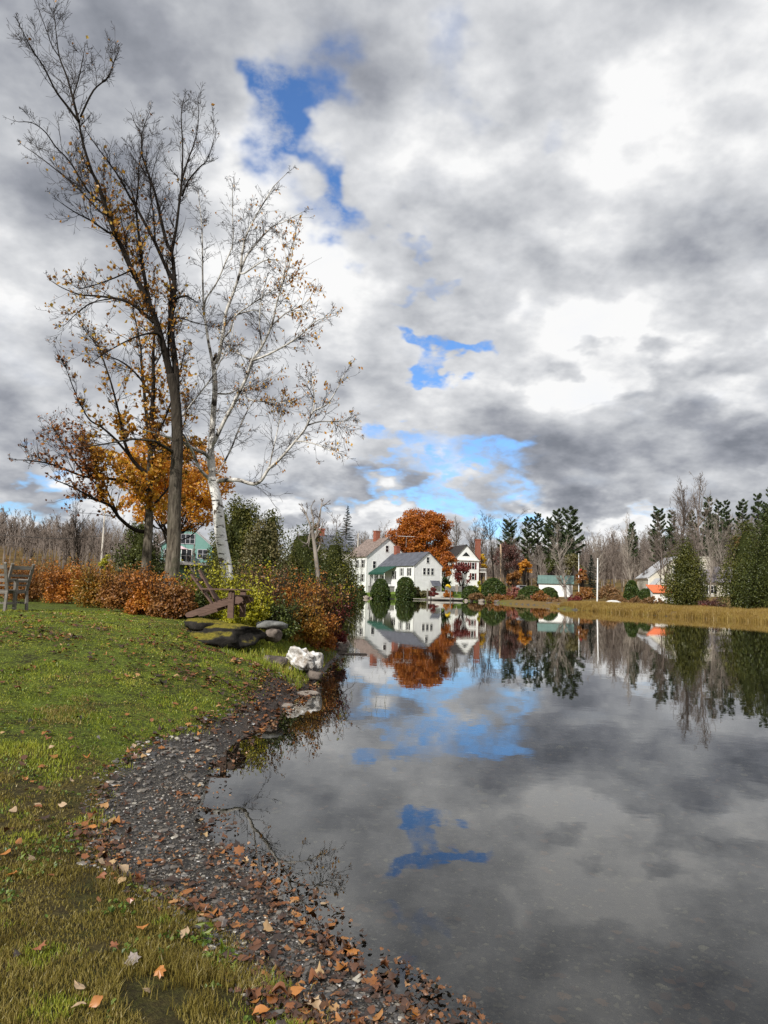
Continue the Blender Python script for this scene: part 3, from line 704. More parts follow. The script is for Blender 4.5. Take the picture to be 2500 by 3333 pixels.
dens = np.where((px > 560) & (py < 900), .02, dens) * (.25 + .75 * S(450, 800, py))
keep = rng.uniform(size=len(al)) < dens * 1.1
obj('leaves', rel(leaves(al[keep] + rng.normal(size=(keep.sum(), 3)) * .04, .115, rng, .75, .5)), L_SPARSE, tA)

# ---- birch
rng = np.random.default_rng(23)
YB = 24.0; B = Limbs(YB)
B.limb([(742, 1935), (738, 1860), (728, 1800), (718, 1740), (713, 1690), (708, 1640), (699, 1595), (690, 1556)], 42, 31)
B.limb([(690, 1560), (691, 1522), (687, 1471), (690, 1420), (694, 1353), (700, 1269), (698, 1214), (694, 1184)], 24, 15, .5)
B.limb([(694, 1184), (681, 1125), (672, 1068), (664, 1009), (660, 911), (659, 813), (657, 735), (651, 676), (645, 617)], 11, 2, 1.0)
B.limb([(665, 1000), (672, 970), (704, 923), (735, 852), (758, 790), (757, 700), (757, 617)], 7, 2, -1.2)
B.limb([(694, 1184), (711, 1166), (727, 1080), (735, 1021), (750, 978), (770, 923), (782, 884), (790, 813), (802, 766), (833, 704), (868, 645), (892, 606), (931, 567)], 14, 2, -1.0)
B.limb([(770, 923), (798, 841), (833, 794), (864, 759), (892, 735), (931, 719), (985, 690)], 10, 2, 1.3)
B.limb([(782, 890), (798, 888), (845, 856), (876, 845), (920, 850)], 7, 2, -1.0)
iN = len(B.paths)
B.limb([(690, 1545), (680, 1500), (690, 1452), (698, 1437), (728, 1374), (753, 1328), (778, 1277), (804, 1226), (821, 1174), (853, 1127), (884, 1060), (900, 990), (915, 939), (943, 853), (958, 782), (966, 735)], 16, 2, -2.2)
B.limb([(821, 1174), (872, 1154), (931, 1123), (982, 1088), (1029, 1045), (1080, 1029)], 8, 2, -1.0)
B.limb([(684, 1492), (665, 1475), (627, 1459), (584, 1433), (542, 1421), (513, 1412), (470, 1400)], 15, 3, -2.5)
B.limb([(685, 1560), (669, 1547), (648, 1522), (631, 1480), (618, 1454), (600, 1420)], 13, 6, -1.4)
B.limb([(584, 1433), (572, 1412), (572, 1387), (593, 1353), (639, 1294), (694, 1222), (719, 1172), (753, 1103), (760, 1050)], 9, 2, 1.0)
B.limb([(700, 1568), (719, 1564), (774, 1562), (821, 1575), (850, 1564), (875, 1526), (913, 1492), (960, 1437), (994, 1395), (1019, 1340), (1061, 1319), (1091, 1277), (1124, 1214)], 15, 2, -1.6)
B.limb([(875, 1526), (888, 1467), (897, 1429), (913, 1353), (920, 1300)], 6, 2, 1.0)
B.limb([(960, 1437), (990, 1437), (1027, 1446), (1070, 1463), (1100, 1475)], 6, 2, -.8)
B.limb([(1000, 1385), (1045, 1372), (1124, 1370), (1145, 1350)], 6, 2, .8)
B.limb([(1019, 1340), (1023, 1302), (1019, 1248), (1013, 1205)], 6, 2, .9)
B.limb([(700, 1540), (715, 1530), (753, 1459), (774, 1404), (808, 1332), (837, 1294), (865, 1250)], 8, 2, 1.6)
B.limb([(702, 1285), (711, 1281), (745, 1281), (787, 1262), (829, 1256), (859, 1239), (905, 1215)], 8, 2, 1.2)
B.limb([(787, 1262), (808, 1298), (859, 1307), (922, 1311), (970, 1300)], 7, 2, -1.0)
B.limb([(735, 1060), (760, 1030), (830, 1010), (870, 1040), (890, 1080)], 7, 2, .9)
B.limb([(727, 1100), (750, 1075), (765, 1030), (820, 990), (880, 950), (930, 930)], 7, 2, -1.2)
B.limb([(884, 1060), (930, 1020), (990, 990), (1020, 950)], 6, 2, 1.0)
B.limb([(915, 939), (925, 880), (930, 830), (905, 760)], 5, 2, .8)
B.limb([(853, 1127), (845, 1060), (850, 980), (870, 900)], 6, 2, -.8)
B.limb([(821, 1174), (760, 1140), (730, 1100), (700, 1060)], 5, 2, 1)
tB = thing('birch_tree', 'white barked birch with a long low limb bending out over the pond', 'tree', (at(742, 1900, YB)[0], YB, gz(at(742, 1900, YB)[0], YB)))
off = -np.array(tB.location)
obj('trunk', rel(merge([tube(*B.paths[0], 14)]), off), M_BIRCH, tB, True)
obj('limbs', rel(merge([tube(P, r, 8 if r[0] > .06 else 5) for P, r in B.paths[1:]]), off), M_BIRCHLIMB, tB, True)
sp = B.spawn(rng, .18, (.6, 1.7), only=range(1, len(B.paths)), up=.15, skip=.15, rcap=.010)
TWB = [dict(k=5, wob=.16, up=-.01, kids=6, ang=(25, 55), ratio=(.3, .6), rr=.7), dict(k=4, wob=.2, up=-.05, kids=3, ang=(25, 55), ratio=(.35, .6), rr=.8), dict(k=3, wob=.2, up=-.08, kids=0, ang=(25, 50), ratio=(.4, .6))]
segs, tips = grow(rng, *sp, TWB, rmin=.0042)
obj('twigs', rel(segmesh(segs), off), M_TWIGB, tB)
al = np.concatenate(tips[1:]); px, py = proj(al)
dens = .035 + .95 * np.exp(-(((px - 985) / 60) ** 2 + ((py - 880) / 150) ** 2)) + .34 * np.exp(-(((px - 900) / 130) ** 2 + ((py - 1290) / 80) ** 2)) + .16 * S(950, 1100, px)
dens += .15 * np.exp(-(((px - 760) / 60) ** 2 + ((py - 1090) / 60) ** 2))
keep = rng.uniform(size=len(al)) < dens * .8
obj('leaves', rel(leaves(al[keep] + rng.normal(size=(keep.sum(), 3)) * .03, .10, rng, .6, .6), off), L_ORANGE, tB)

# ---- rear tree of the group, browner leaves, low spreading limbs
rng = np.random.default_rng(37)
YC = 27.0; T3 = Limbs(YC)
T3.limb([(468, 1920), (476, 1830), (483, 1740), (487, 1640), (486, 1560), (488, 1520), (492, 1406), (499, 1262), (499, 1153), (503, 1081), (505, 980)], 34, 4)
for pts, w, dy in [
    ([(485, 1545), (463, 1529), (427, 1490), (400, 1420), (391, 1363), (362, 1247), (325, 1139), (310, 1090)], 15, -1.5),
    ([(490, 1480), (480, 1380), (470, 1280), (463, 1204), (456, 1117), (434, 1008), (430, 960)], 14, 1.5),
    ([(470, 1731), (434, 1722), (389, 1686), (362, 1649), (316, 1627), (271, 1604), (217, 1577), (180, 1564)], 14, -3.5),
    ([(389, 1686), (350, 1600), (330, 1540), (310, 1500)], 7, -1),
    ([(427, 1490), (376, 1430), (330, 1390), (289, 1363), (250, 1290), (217, 1204)], 9, -2.5),
    ([(486, 1600), (440, 1575), (376, 1560), (275, 1551), (181, 1515), (110, 1500), (58, 1497)], 12, -3.5),
    ([(275, 1551), (230, 1480), (200, 1440), (170, 1390)], 6, 1.5),
    ([(486, 1580), (520, 1520), (560, 1440), (600, 1380), (610, 1300)], 11, 2.5),
    ([(490, 1450), (530, 1380), (560, 1300), (590, 1200), (600, 1130)], 9, 2.0),
    ([(497, 1300), (455, 1230), (400, 1180), (340, 1150), (280, 1080)], 8, -1.6),
    ([(499, 1200), (530, 1140), (550, 1060)], 6, 1), ([(485, 1650), (450, 1600), (400, 1540), (330, 1490), (270, 1450), (230, 1400)], 9, 3),
    ([(486, 1660), (530, 1610), (570, 1560), (600, 1500), (630, 1450)], 9, 2),
    ([(487, 1700), (520, 1720), (560, 1680), (585, 1640)], 6, 1.5), ([(362, 1649), (300, 1560), (240, 1500)], 6, -1)]:
    T3.limb(pts, w, 2, dy)
tC = thing('autumn_tree', 'rear tree of the tall group, low spreading limbs hung with rust brown leaves', 'tree', (at(468, 1900, YC)[0], YC, gz(at(468, 1900, YC)[0], YC)))
off = -np.array(tC.location)
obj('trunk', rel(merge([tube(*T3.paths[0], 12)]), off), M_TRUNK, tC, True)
obj('limbs', rel(merge([tube(P, r, 7) for P, r in T3.paths[1:]]), off), M_BARKD, tC, True)
sp = T3.spawn(rng, .20, (.8, 2.1), up=.25, skip=.25, rcap=.014)
segs, tips = grow(rng, *sp, TW, rmin=.005)
obj('twigs', rel(segmesh(segs), off), M_TWIG, tC)
al = np.concatenate(tips[1:]); px, py = proj(al)
al = np.concatenate([al, segs[1][rng.uniform(size=len(segs[1])) < .35]]); px, py = proj(al)
dens = .08 + 1.0 * S(1300, 1450, py) * np.exp(-((px - 400) / 190) ** 2) + .5 * np.exp(-((px - 500) / 60) ** 2) * S(1150, 1250, py)
dens = np.where(px < 300, dens * .5, dens)
keep = rng.uniform(size=len(al)) < dens * .9
P_ = al[keep] + rng.normal(size=(keep.sum(), 3)) * .05; px, py = proj(P_); dk = px < 330 - (1650 - py) * .2
obj('brown_leaves', rel(leaves(P_[dk], .125, rng, .8, .3), off), L_BROWNL, tC)
obj('leaves', rel(leaves(P_[~dk], .15, rng, .8, .3), off), L_AMBER, tC)

# ---- full crowns made of leaf clumps
def clump_leaves(rng, Cn, Rd, per, size, squash=.8, shell=.35, asp=.75):
    """leaf faces spread over the outer part of each clump ellipsoid"""
    Cn = np.asarray(Cn); Rd = np.asarray(Rd); n = len(Cn)
    wgt = Rd ** 2 / (Rd ** 2).mean(); cnt = rng.poisson(per * wgt)
    ii = np.repeat(np.arange(n), cnt); d = unit(rng.normal(size=(len(ii), 3)))
    r = Rd[ii] * (1 - shell * rng.uniform(size=len(ii)) ** 1.3) * (1 + .12 * rng.normal(size=len(ii)))
    P = Cn[ii] + d * r[:, None] * np.array([1, 1, squash])
    return leaves(P, size, rng, asp, nrm=d)
def dome(rng, n, w, d, h, z0, fill=.55, flat=.25):
    """clump centres in a domed crown of width w, depth d, height h"""
    u = unit(rng.normal(size=(n, 3))); u[:, 2] = np.where(u[:, 2] < -flat, -u[:, 2] * .8, u[:, 2])
    r = rng.uniform(fill, 1, n) ** .6
    return u * r[:, None] * np.array([w / 2, d / 2, h / 2]) + np.array([0, 0, z0 + h / 2])
def round_crown_tree(name, label, cat, base, w, h, crown0, mleaf, mwood, rng, n=70, cr=(.9, 1.7), per=150, size=.3, trunk_r=.35, group=None, squash=.75, fill=.35, depth=None, flat=.5):
    t = thing(name, label, cat, base, 0, group)
    Cn = dome(rng, n, w * .82, (depth or w) * .82, (h - crown0) * .9, crown0 + (h - crown0) * .05, fill, flat)
    Rd = rng.uniform(*cr, n)
    g = [tube(smooth_path([(0, 0, -.3), (.1, 0, crown0 * .6), (0, .1, crown0 + .2), (.1, 0, crown0 + (h - crown0) * .5)], 3), np.linspace(trunk_r, trunk_r * .35, 10), 8)]
    for c in Cn[:: max(1, n // 26)]:
        a = np.array([0, 0, crown0 * rng.uniform(.75, 1.15)]); mid = (a + c) / 2 + np.array([0, 0, -.05 * h]); g.append(tube(smooth_path([a, mid, c], 3), np.linspace(trunk_r * .38, .03, 7), 5))
    obj('trunk', merge(g), mwood, t, True)
    obj('crown', clump_leaves(rng, Cn, Rd, per, size, squash, .6), mleaf, t); return t
rng = np.random.default_rng(5)
# orange maple behind the tall trees
bD = P3(545, 44)
def hD(py, Y): return at(600, py, Y)[2]
round_crown_tree('maple_tree', 'orange leaved maple filling the gap behind the grey trunk and the birch', 'tree', bD, 8.4, hD(1395, 44) - bD[2], hD(1750, 44) - bD[2], L_ORANGE, M_BARKD, rng, 260, (.30, .62), 75, .155, .13, fill=.1, flat=1)
# dark leafy sapling behind left
# ---- evergreens
def cedar(name, label, base, w, h, rng, mleaf, n=90, size=.17, per=85, lump=.16, profile=None, group=None, cat='tree', stem=True, squash=1.5, core=True, lean=0):
    """dense evergreen: upright sprays massed over a conical body"""
    t = thing(name, label, cat, base, 0, group)
    prof = profile or (lambda u: (1 - u) ** .62 * np.minimum(1, .72 + 2.2 * u))
    u = rng.uniform(0, 1, n * 3) ** 1.15; keep = rng.uniform(size=len(u)) < (prof(u) + .12); u = u[keep][:n]
    az_ = rng.uniform(0, 2 * pi, len(u)); w = w * 1.12; rr_ = prof(u) * w / 2 * rng.uniform(.55, 1.10, len(u))
    Rd = np.clip(w * lump * (.55 + .9 * rng.uniform(size=len(u))) * (.55 + .55 * prof(u)), .05, None)
    Cn = np.stack([rr_ * np.cos(az_) + lean * u * h, rr_ * np.sin(az_), u * h * .95 + Rd * .4], 1)
    if stem: obj('trunk', tube([(0, 0, -.2), (0, 0, h * .2), (lean * h * .8, 0, h * .85)], [w * .045, w * .04, .02], 7), M_BARKD, t, True)
    g = clump_leaves(rng, Cn, Rd, per, size, squash, .45)
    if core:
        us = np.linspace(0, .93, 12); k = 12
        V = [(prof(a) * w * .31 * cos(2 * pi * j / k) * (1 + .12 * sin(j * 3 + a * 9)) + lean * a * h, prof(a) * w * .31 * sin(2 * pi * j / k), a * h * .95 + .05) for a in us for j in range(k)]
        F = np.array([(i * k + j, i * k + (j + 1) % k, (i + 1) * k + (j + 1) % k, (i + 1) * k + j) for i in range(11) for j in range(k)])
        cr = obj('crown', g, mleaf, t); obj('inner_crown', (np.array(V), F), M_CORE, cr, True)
    else: obj('crown', g, mleaf, t)
    return t
def top_h(px, py, Y, base): return float(at(px, py, Y)[2] - base[2])
def wpx(n, Y): return n * Y / FPX
rng = np.random.default_rng(77)
def place_cedar(px, Y, ytop, wide, label, mleaf, name='cedar_tree', ybase=None, **k):
    b = P3(px, Y) if ybase is None else at(px, ybase, Y)
    return cedar(name, label, b, wpx(wide, Y), top_h(px, ytop, Y, b), rng, mleaf, **k)
def conep(u): return (1 - u) ** .8 * np.minimum(1, .8 + 2 * u)
place_cedar(458, 50, 1688, 170, 'dark conical evergreen standing left of the teal house', L_CEDARD, 'cedar_tree', n=80, per=110, size=.14)
place_cedar(775, 62, 1618, 185, 'big olive green cedar just right of the birch trunk', L_CEDAR, n=150, per=120, size=.17, lump=.13, profile=lambda u: (1 - u) ** .42)
place_cedar(875, 64, 1650, 115, 'narrow cedar crown at the right shoulder of the big cedar clump', L_CEDAR, n=90, per=100, size=.16, profile=lambda u: (1 - u) ** .5)
place_cedar(858, 57, 1695, 165, 'brownish cedar in front of the big olive cedar', L_OLIVE, n=110, per=110, size=.17, profile=lambda u: (1 - u) ** .5)
place_cedar(720, 66, 1660, 100, 'dark cedar between the birch trunk and the big cedar', L_CEDARD, n=60, per=100, size=.16)
place_cedar(952, 78, 1765, 105, 'small bright green cone shaped cedar left of the dark roof', L_CEDAR, n=70, per=110, size=.17, profile=conep)
place_cedar(985, 95, 1718, 190, 'low dark spreading evergreen behind the small cone shaped cedar', L_CEDARD, n=80, per=100, size=.22, profile=lambda u: (1 - u) ** .4)
place_cedar(1030, 72, 1790, 90, 'dark cedar at the foot of the dead tree', L_CEDARD, n=60, per=100, size=.17)
place_cedar(1085, 80, 1748, 150, 'broad green cedar right of the dead grey tree', L_CEDAR, n=120, per=120, size=.18, profile=lambda u: (1 - u) ** .5)
place_cedar(1122, 86, 1815, 95, 'shorter cedar leaning toward the white farmhouse', L_CEDARD, n=60, per=100, size=.18)
place_cedar(2230, 92, 1762, 106, 'tall arborvitae standing alone on the tawny right shore', L_CEDAR, 'arborvitae', n=120, per=130, size=.19, lump=.20, profile=lambda u: (1 - u ** 1.6) ** .75 * np.minimum(1, .8 + 1.5 * u))
place_cedar(2432, 80, 1700, 160, 'broad arborvitae at the right edge beside the tall one', L_CEDAR, 'arborvitae', n=130, per=130, size=.17, lump=.15, profile=lambda u: (1 - u ** 1.5) ** .8 * np.minimum(1, .8 + 1.5 * u))
place_cedar(2530, 74, 1620, 210, 'tallest dark arborvitae cut by the right edge of the view', L_CEDARD, 'arborvitae', n=130, per=130, size=.17, lump=.15, profile=lambda u: (1 - u ** 1.6) ** .8 * np.minimum(1, .8 + 1.5 * u))
# clipped round shrubs
def topiary(px, Y, ytop, ybot, wide, label, cat='shrub', name='round_shrub', stem=.0, prof=None, m=None, size=.10, group=None):
    b = P3(px, Y); h = wpx(ybot - ytop, Y); z0 = max(0, at(px, ybot, Y)[2]); b = np.array([b[0], b[1], min(b[2], z0)])
    t = thing(name, label, cat, b, 0, group)
    prof = prof or (lambda u: np.sqrt(np.clip(1 - np.clip((u - .22) / .80, 0, 1) ** 1.5, 0, 1)) * np.where(u < .2, .86 + .7 * u, 1))
    n = 2600; u = rng.uniform(0, 1, n); az_ = rng.uniform(0, 2 * pi, n); w = wpx(wide, Y)
    lum_ = 1 + .13 * (vnoise(az_ * 2.2 + px, u * 5, 4) - .5) * 2
    r = prof(u) * w / 2 * lum_ * rng.uniform(.93, 1.03, n); P = np.stack([r * np.cos(az_), r * np.sin(az_), u * h + stem], 1)
    tp = rng.uniform(size=(500, 2)) - .5; tr_ = tp * w * .5; top = np.stack([tr_[:, 0], tr_[:, 1], h * (1 - .12 * (np.hypot(tp[:, 0], tp[:, 1]) * 2) ** 2) + stem], 1)
    cr = obj('crown', leaves(np.concatenate([P, top]), size * Y / 100 * 2.6, rng, .7), m or L_TOPIARY, t)
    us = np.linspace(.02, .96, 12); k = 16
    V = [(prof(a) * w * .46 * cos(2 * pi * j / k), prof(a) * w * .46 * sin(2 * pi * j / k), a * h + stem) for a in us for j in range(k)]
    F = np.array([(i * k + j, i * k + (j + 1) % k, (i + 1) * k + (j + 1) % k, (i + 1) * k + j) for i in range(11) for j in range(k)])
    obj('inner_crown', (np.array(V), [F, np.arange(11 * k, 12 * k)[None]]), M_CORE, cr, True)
    if stem: obj('trunk', tube([(0, 0, -.1), (0, 0, stem + h * .3)], [.12, .09], 7), M_BARKD, t, True)
    return t
domep = lambda u: np.sqrt(np.clip(1 - np.clip((u - .2) / .8, 0, 1) ** 1.8, 0, 1)) * np.where(u < .12, .86 + u, 1)
topiary(1240, 158, 1881, 1946, 62, 'clipped round shrub in front of the farmhouse porch, left of the pair', size=.085)
topiary(1320, 157, 1874, 1948, 64, 'clipped round shrub at the corner of the farmhouse wing, right of the pair', size=.085, prof=lambda u: np.sqrt(np.clip(1 - np.clip((u - .25) / .78, 0, 1) ** 2.2, 0, 1)) * np.where(u < .2, .8 + u, 1))
topiary(1533, 160, 1877, 1920, 60, 'dark clipped dome on a short trunk on the bright lawn', 'tree', 'clipped_tree', stem=.5, prof=domep, size=.08)
topiary(1605, 160, 1858, 1922, 84, 'largest clipped dome shrub left of the parked car', size=.085, prof=domep)
topiary(1728, 146, 1888, 1928, 84, 'low clipped hedge dome behind the parked car', size=.085, prof=domep)
topiary(1786, 144, 1894, 1930, 62, 'clipped dark dome shrub in front of the green roofed shed', size=.085, prof=domep)
topiary(2056, 112, 1868, 1946, 52, 'upright clipped evergreen left of the orange roofed shed', size=.08)
topiary(2102, 106, 1890, 1942, 58, 'round clipped evergreen touching the orange roofed shed', size=.08)
topiary(1975 + 35, 110, 1922, 1952, 48, 'small tawny rounded bush behind the upturned white boat', m=L_TAWNY, size=.08, prof=domep)
# spruce and pines
def conifer(rng, H, Wd, kind='spruce', crown0=.08, nb=70, size=.45):
    """unit meshes (trunk, crown) of a whorled conifer"""
    tr = tube([(0, 0, -.4), (.02 * H, 0, H * .5), (0, 0, H)], [H * .016, H * .010, .02], 7)
    P0, P1, R0, R1, LP, LS = [], [], [], [], [], []
    for i in range(nb):
        u = crown0 + (1 - crown0) * (i + rng.uniform(0, .8)) / nb; a = i * 2.4 + rng.uniform(-.5, .5)
        if kind == 'spruce': l = Wd / 2 * (1 - (u - crown0) / (1 - crown0)) ** .85 * rng.uniform(.75, 1.1) + .1; dz0, dz1 = -.10, .18
        else: l = Wd / 2 * (1 - abs((u - crown0) / (1 - crown0) - .35) ** 1.3) * rng.uniform(.45, 1.1); dz0, dz1 = .12 + .5 * u, .4
        p = np.array([0, 0, u * H]); d = np.array([cos(a), sin(a), dz0]); e = p + d * l + np.array([0, 0, dz1 * l * .3])
        mid = p + d * l * .5 - np.array([0, 0, .04 * l])
        P0 += [p, mid]; P1 += [mid, e]; R0 += [.02 + .012 * l, .02]; R1 += [.02, .01]
        m_ = int(6 + l * (7 if kind == 'spruce' else 9)); w_ = rng.uniform(.12 if kind == 'spruce' else .4, 1.0, m_)
        for v_ in w_:
            c = (p + (mid - p) * v_ * 2 if v_ < .5 else mid + (e - mid) * (v_ - .5) * 2)
            sp_ = (.20 if kind == 'spruce' else .26) * l * (1.1 - v_ * .7)
            for _ in range(7 if kind == 'spruce' else 13):
                LP.append(c + np.array([-sin(a), cos(a), 0]) * rng.normal() * sp_ + np.array([0, 0, rng.uniform(-.12, .02) if kind == 'spruce' else rng.uniform(-.05, .3) * (.5 + .3 * l)])); LS.append(size * .38)
    lv = leaves(np.array(LP), np.array(LS), rng, .38 if kind == 'spruce' else .5)
    # needles hang flat: squash random tilt
    return merge([tr, prisms(np.array(P0), np.array(P1), np.array(R0), np.array(R1), 3)]), lv
def conifer_tree(name, label, px, Y, ytop, wide, kind, mleaf, crown0=.08, nb=70, size=.45, group=None, seed=1):
    b = P3(px, Y); H = top_h(px, ytop, Y, b); r2 = np.random.default_rng(seed)
    g, lv = conifer(r2, H, wpx(wide, Y), kind, crown0, nb, size)
    t = thing(name, label, 'tree', b, r2.uniform(0, 6), group); obj('trunk', g, M_BARKD, t, True); obj('crown', lv, mleaf, t); return t
conifer_tree('spruce_tree', 'pointed dark spruce standing alone left of the farmhouse roof', 1125, 215, 1646, 96, 'spruce', L_SPRUCE, .14, 90, .75, seed=3)
conifer_tree('spruce_tree', 'dark young spruce between the small autumn tree and the white flagpole', 1925, 150, 1806, 74, 'spruce', L_SPRUCE, .02, 70, .6, seed=4)
pines = [(1720, 235, 1690, 60, .35, 'pine left of the big broad pine, behind the small orange tree'), (1750, 245, 1676, 55, .4, 'slim pine beside the big broad pine'), (1815, 230, 1664, 90, .38, 'left crown of the tallest pines above the green roofed shed'),
         (1857, 225, 1660, 100, .35, 'broad tall pine above the green roofed shed, right of the pair'), (1785, 240, 1686, 60, .4, 'pine half hidden between the tall pines'), (1655, 240, 1702, 80, .35, 'bushy pine behind the purple brown tree'),
         (2058, 190, 1706, 44, .50, 'lone thin pine with a long bare trunk right of the flagpole'), (2145, 190, 1664, 80, .35, 'spreading pine above the cream gable'), (2190, 205, 1668, 60, .35, 'smaller pine right of the spreading pine above the cream gable'),
         (2310, 200, 1622, 70, .3, 'pine behind the two tall bare crowns'), (2345, 195, 1634, 60, .3, 'dark pine between the tall arborvitae and the right edge, left of two'), (2368, 190, 1632, 66, .3, 'dark pine between the tall arborvitae and the right edge, right of two'),
         (2422, 190, 1634, 70, .25, 'rounded pine above the broad arborvitae'), (2475, 180, 1610, 90, .2, 'pine on the slope at the right edge'), (2520, 170, 1590, 110, .2, 'highest pine at the right edge of the view'), (2255, 190, 1668, 60, .3, 'pine crown rising right behind the tall arborvitae')]
for i, (px, Y, yt, wd, c0, lb) in enumerate(pines):
    conifer_tree('pine_tree', lb, px, Y, yt, wd, 'pine', L_PINE, c0, 46, 1.0, 'pines along the far shore', 50 + i)
# ---- big orange maple behind the farmhouse, small autumn trees
rng = np.random.default_rng(91)
b = P3(1368, 200); H_ = top_h(1368, 1652, 200, b)
round_crown_tree('maple_tree', 'huge rounded orange maple rising behind the white farmhouse', 'tree', b, wpx(262, 200), H_ * 1.03, H_ * .06, L_MAPLEFAR, M_BARKD, rng, 260, (1.0, 2.0), 170, .46, .5, fill=.3, depth=15, flat=.85)
def small_tree(px, Y, ytop, wide, label, mleaf, name='autumn_tree', crown0=.25, n=30, per=70, size=.35, **k):
    b = P3(px, Y); h = top_h(px, ytop, Y, b); w = wpx(wide, Y)
    return round_crown_tree(name, label, 'tree', b, w, h, h * crown0, mleaf, M_BARKD, rng, n, (w * .09, w * .18), per, size, .16, **k)
small_tree(1505, 170, 1822, 74, 'small maroon leaved tree in front of the gabled white house', L_MAROON, n=34, per=55)
small_tree(1452, 178, 1782, 78, 'smaller dark orange maple between the two white houses', L_MAPLEFAR, 'maple_tree', n=40, per=80, size=.42, crown0=.12)
small_tree(1708, 175, 1812, 56, 'small orange tree right of the tan pole', L_ORANGE, n=26)
small_tree(1655, 185, 1765, 110, 'large purple brown tree behind the tan pole', L_PURPLE, n=60, per=60, size=.4)
small_tree(1568, 200, 1792, 40, 'golden tree glimpsed behind the white porch balcony', L_GOLD, n=20)
small_tree(1895, 150, 1848, 44, 'small rusty orange tree left of the young spruce', L_BRONZE, n=24)
small_tree(1675, 165, 1855, 60, 'dark bronze rounded tree behind the pink bush', L_BRONZE, n=26)
small_tree(2403, 185, 1712, 40, 'pale gold larch on the wooded slope at right', L_TAWNY, n=26)
small_tree(1800, 215, 1800, 70, 'dark leafy tree below the tall pines', L_CEDARD, n=26, size=.5)
small_tree(1860, 205, 1800, 90, 'brownish evergreen mass right of the shed roof', L_OLIVE, n=30, size=.5)
small_tree(345, 42, 1790, 60, 'thin yellow leaved sapling left of the dark conical evergreen', L_YELLOW, crown0=.1, n=26, per=30, size=.10)
small_tree(1020, 100, 1690, 60, 'pale brown leafed tree behind the dead grey tree', L_TAWNY, n=24, per=30)

# ---- bare trees: six shapes, copied along the far shore and up the slopes
def bare_proto(seed, spread=30, up=.12, height=18, fork=.3):
    r_ = np.random.default_rng(seed); segs, tips = grow(r_, [(0, 0, -.3)], [(r_.normal() * .05, r_.normal() * .05, 1)], [height * .92], [height * .012],
        [dict(k=10, wob=.05, up=.1, kids=17, ang=(spread - 8, spread + 12), ratio=(.32, .55), first=int(10 * fork), rr=.55),
         dict(k=7, wob=.12, up=up, kids=8, ang=(22, 45), ratio=(.28, .5), rr=.6), dict(k=5, wob=.16, up=up * .6, kids=4.5, ang=(22, 45), ratio=(.35, .55), rr=.7),
         dict(k=3, wob=.2, up=.05, kids=0, ang=(20, 40), ratio=(.4, .6))], rmin=.016)
    thick = segs[2] > .05
    A_ = [s[thick] for s in segs]; B_ = [s[~thick] for s in segs]
    return mesh('bare_trunk', *prisms(*A_, 6), True), mesh('bare_branches', *prisms(*B_, 3))
PROT = [bare_proto(101, 32, .14), bare_proto(102, 26, .18, fork=.15), bare_proto(103, 38, .10), bare_proto(104, 22, .2, fork=.4), bare_proto(105, 34, .14, fork=.2), bare_proto(106, 30, .22, fork=.1)]
for a_, b_ in PROT: a_.materials.append(M_BARE); b_.materials.append(M_BARE)
def bare_copy(pi_, b, H, rz, label, group, m=None, parts=True, wide=1.0):
    t = thing('bare_tree', label, 'tree', b, rz, group); t.scale = (H / 18 * wide, H / 18 * wide, H / 18)
    for nm, me in zip(('trunk', 'branches'), PROT[pi_]):
        o = bpy.data.objects.new(nm, me); link(o, t)
        if m is not None:
            o.material_slots[0].link = 'OBJECT'; o.material_slots[0].material = m
    return t
rb = random.Random(8)
